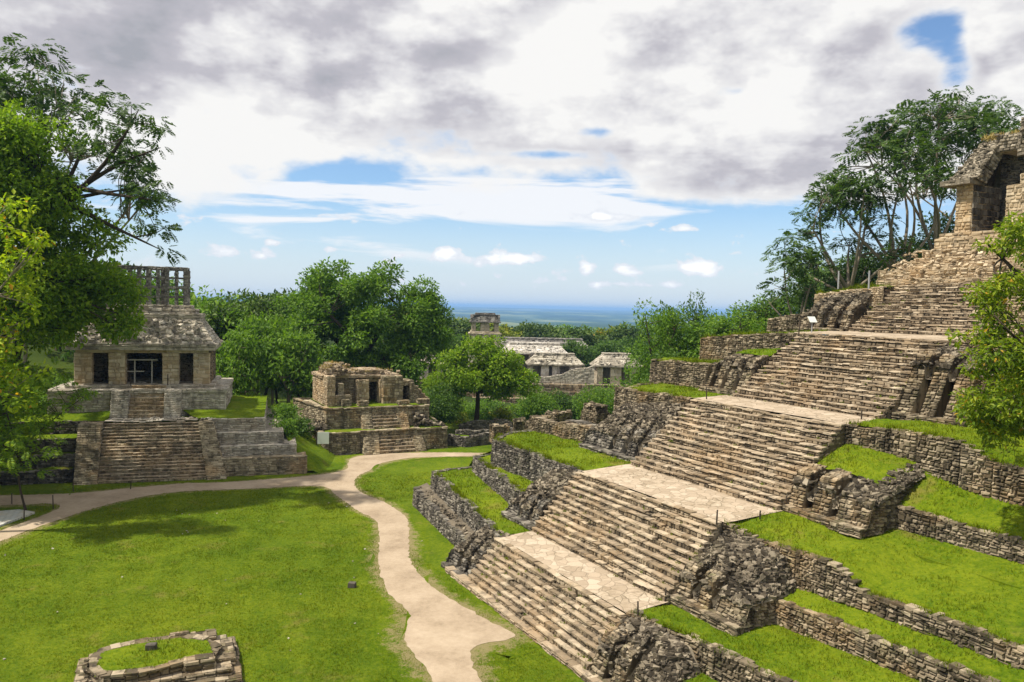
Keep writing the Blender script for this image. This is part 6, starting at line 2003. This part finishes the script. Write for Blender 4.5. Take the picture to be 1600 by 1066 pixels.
# low leafy growth in front of the left path
cl = []
for (x, y, z, r) in ((-39, 59, 10.5, 1.8), (-36.5, 59.5, 10.2, 1.5), (-34.5, 60, 9.9, 1.2), (-38.5, 58, 8.3, 1.8), (-36, 58.5, 8.2, 1.5), (-38.8, 58, 6.4, 1.7), (-36.6, 59, 6.0, 1.3), (-38, 58.5, 4.6, 1.3), (-40, 58, 4.6, 1.5), (-39.8, 58, 7.5, 1.8), (-37.1, 59.5, 3.9, .8), (-41, 57, 9.5, 2.2), (-41.5, 57, 6, 2.2), (-37.5, 58, 11.2, 1.6), (-35.2, 58.5, 6.8, 1.2), (-33.4, 60, 9.4, .8), (-40.5, 56, 3.4, 1.6), (-39.5, 58, 8.8, 2.0), (-38.2, 58, 5.4, 1.4), (-37.2, 58.5, 7.2, 1.3), (-36.2, 59, 8.8, 1.2), (-35, 59.5, 8.2, .9), (-40.5, 57, 5, 1.8), (-37.6, 58, 9.6, 1.5), (-38.6, 57.5, 7.4, 1.6), (-38.9, 58, 4.0, 1.2)):
    for _ in range(3):
        cl.append((np.array([x, y, z]) + rng.normal(0, r * .5, 3), r * rng.uniform(.5, .8)))
tree('sapling', 'drooping feathery sapling standing by the fork of the left path', 'tree', (-38.0, 59.9, 0), (-38.2, 59.2, 5), cl, .09, 'leaf_bright', 9.5, .75, 'frond', limbs=6, rmin=.02, flat=.5, shell=.2, droop=.35, pairs=6)
cl = dome((-50, 66, 7), 5, 5, 6, 40, (1.2, 2.0), .2, -.9)
tree('broad_tree', 'dark leafy undergrowth tree beyond the sapling at the left edge', 'tree', (-51, 67, gz(-51, 67)), (-50.5, 66.5, 4), cl, .3, 'leaf_deep', 110, .42, limbs=6)

# far woods beyond the palace, one mass
mb = MB()
n = 1900
d = rng.uniform(340, 2600, n) ** 1.0
an = np.radians(rng.uniform(-46, 46, n))
x, y = d * np.sin(an), d * np.cos(an)
z = ground_z(x, y)
for i in range(n):
    r = rng.uniform(4.5, 8)
    k = 70 if d[i] < 800 else 36
    p, dd = clump_points(np.array([x[i], y[i], z[i] + rng.uniform(5, 10)]), r, k, .6, .7)
    leaves(mb, p, unit(dd + rng.normal(0, .6, (k, 3))), unit(dd + UP), (1.6 if k == 70 else 2.4) * rng.uniform(.7, 1.3, k), .7)
tag(mb.build('far_woods', M['leaf_far']), kind='stuff')

# ------------------------------------------------------------------ grass blades
def blades(P, h, w):
    n = len(P)
    a = rng.uniform(0, 2 * np.pi, n)
    sd_ = np.stack([np.cos(a), np.sin(a), np.zeros(n)], 1) * (w * rng.uniform(.7, 1.3, n))[:, None]
    tip = P + UP * (h * rng.uniform(.5, 1.3, n))[:, None] + rng.normal(0, .45, (n, 3)) * [1, 1, 0] * (h if np.ndim(h) == 0 else h[:, None])
    v = np.stack([P - sd_, P + sd_, tip], 1).reshape(-1, 3)
    return v


def tuftiness(x, y):
    """uneven growth, roughly 0..1"""
    f = 0
    for k, (w_, a_) in enumerate(((.55, .9), (1.3, .8), (2.9, .7))):
        c_, s_ = math.cos(1.1 + 2 * k), math.sin(1.1 + 2 * k)
        u_, v_ = x * c_ + y * s_, -x * s_ + y * c_
        f = f + a_ * np.sin(u_ * w_ + 1.7 * np.sin(v_ * w_ * .7 + k)) * np.sin(v_ * w_ * 1.2 + 1.3 * np.sin(u_ * w_ * .9))
    return np.clip(.5 + .45 * f, 0, 1)


vs = []
for tri, g in PATCHES:
    ar = .5 * np.linalg.norm(np.cross(tri[:, 1] - tri[:, 0], tri[:, 2] - tri[:, 0]), axis=1)
    c = tri.mean(1)
    dd = np.linalg.norm(c - [0, 0, CAM_H], axis=1)
    ok = (np.abs(np.arctan2(c[:, 0], c[:, 1])) < R(37)) & (dd < 75)
    if not ok.any():
        continue
    tri, ar, dd = tri[ok], ar[ok], dd[ok]
    wgt = g * ar * 150 * np.clip((34 / dd) ** 2, 0, 1.6)
    k = rng.poisson(wgt)
    i = np.repeat(np.arange(len(tri)), k)
    r1, r2 = np.sqrt(rng.random(len(i))), rng.random(len(i))
    P = tri[i, 0] * (1 - r1)[:, None] + tri[i, 1] * (r1 * (1 - r2))[:, None] + tri[i, 2] * (r1 * r2)[:, None]
    sc = np.clip(dd[i] / 34, .8, 2)
    tf = tuftiness(P[:, 0], P[:, 1])
    kp = rng.random(len(P)) < .35 + .65 * tf
    P, sc, tf = P[kp], sc[kp], tf[kp]
    vs.append(blades(P - UP * .01, (.05 + .13 * tf) * sc ** .6, .016 * sc))
for A in EDGES:
    A = np.array(A, float)
    for p, q in zip(A[:-1], A[1:]):
        L = np.linalg.norm((q - p)[:2])
        k = int(L * 110)
        f = rng.random(k)
        c = C.w(p[0] + (q[0] - p[0]) * f - rng.exponential(.09, k) + .08, p[1] + (q[1] - p[1]) * f, p[2] + (q[2] - p[2]) * f + .03)
        g = tuftiness(c[:, 0] * 2.3, c[:, 1] * 2.3)
        kp = rng.random(k) < g * g
        c, g = c[kp], g[kp]
        sc = np.clip(np.linalg.norm(c - [0, 0, CAM_H], axis=1) / 34, .8, 2.2)
        vs.append(blades(c, (.08 + .22 * g) * sc ** .5, .018 * sc))
# weeds rooted in the joints of the great stairs
for (s0_, s1_, z0_, z1_, n_) in ((20.0, 22.0, .28, 2.62, 8), (24.4, 27.9, 2.80, 6.35, 12), (31.9, 36.9, 6.52, 10.88, 15), (40.0, 46.1, 11.0, 15.58, 16), (51.5, 56.2, 15.75, 19.5, 14)):
    m_ = 46
    k = rng.integers(0, n_, m_)
    t_ = np.where(rng.random(m_) < .5, rng.uniform(29, 40.5, m_), np.where(rng.random(m_) < .5, 28.9 + rng.exponential(.5, m_), 41.2 - rng.exponential(.7, m_)))
    c = C.w(s0_ + k * (s1_ - s0_) / n_ - .04, t_, z0_ + k * (z1_ - z0_) / n_)
    c = np.repeat(c, 12, 0) + rng.normal(0, .07, (m_ * 12, 3)) * [1, 1, .1]
    vs.append(blades(c, .14, .022))
n = 260000
dd = 31 + (78 - 31) * rng.random(n) ** 1.5
an = np.radians(rng.uniform(-36, 13, n))
x, y = dd * np.sin(an), dd * np.cos(an)
s, t = x * C.a[0] + y * C.a[1], x * C.b[0] + y * C.b[1]
keep = ~inside(PATH_S, x, y) & ~((s > 19.3) & (t < 62)) & (ground_z(x, y) < .5)
ax_ = x * Al.a[0] + y * Al.a[1] - Al.o @ Al.a; bx_ = x * Al.b[0] + y * Al.b[1] - Al.o @ Al.b
keep &= ~((np.abs(ax_) < 3.4) & (np.abs(bx_) < 2.3))
ux = (x - U.o[0]) * U.a[0] + (y - U.o[1]) * U.a[1]; uy = (x - U.o[0]) * U.b[0] + (y - U.o[1]) * U.b[1]
keep &= ~((uy > -.3) & (np.abs(ux) < 14.4))
x, y = x[keep], y[keep]
P = np.stack([x, y, np.zeros(len(x))], 1)
sc = np.clip(np.hypot(x, y) / 34, .8, 2)
tf = tuftiness(x, y)
vs.append(blades(P, (.03 + .06 * tf) * sc ** .6, .014 * sc))
V = np.concatenate(vs)
mb = MB()
mb.add(V, t=np.arange(len(V)).reshape(-1, 3))
tag(mb.build('grass', M['blade']), kind='stuff')
# stray stones and worn bits on the lawn
mb = MB()
n = 40
x, y = rng.uniform(-34, -4, n), rng.uniform(34, 68, n)
k = ~inside(PATH_S, x, y)
rocks(mb, np.stack([x[k], y[k], np.full(k.sum(), .03)], 1), rng.uniform(.06, .14, k.sum()), .5)
tag(mb.build('pebbles', M['pale']), kind='stuff')

# ------------------------------------------------------------------ haze
mh = bpy.data.materials.new('haze')
mh.use_nodes = True
H = NT(mh.node_tree)
pv = H.n('ShaderNodeVolumePrincipled', {'Color': (0.30, 0.56, 1.0, 1), 'Density': 0.00011, 'Anisotropy': 0.0})
H.link(pv.outputs[0], H.n('ShaderNodeOutputMaterial').inputs['Volume'])
mb = MB()
q = 30000.0
mb.hexes(np.array([(-q, -q, -140), (q, -q, -140), (q, q, -140), (-q, q, -140), (-q, -q, 75), (q, -q, 75), (q, q, 75), (-q, q, 75)], float)[None])
hz = mb.build('haze', mh, origin=(0, 0, 0))
tag(hz, kind='stuff')
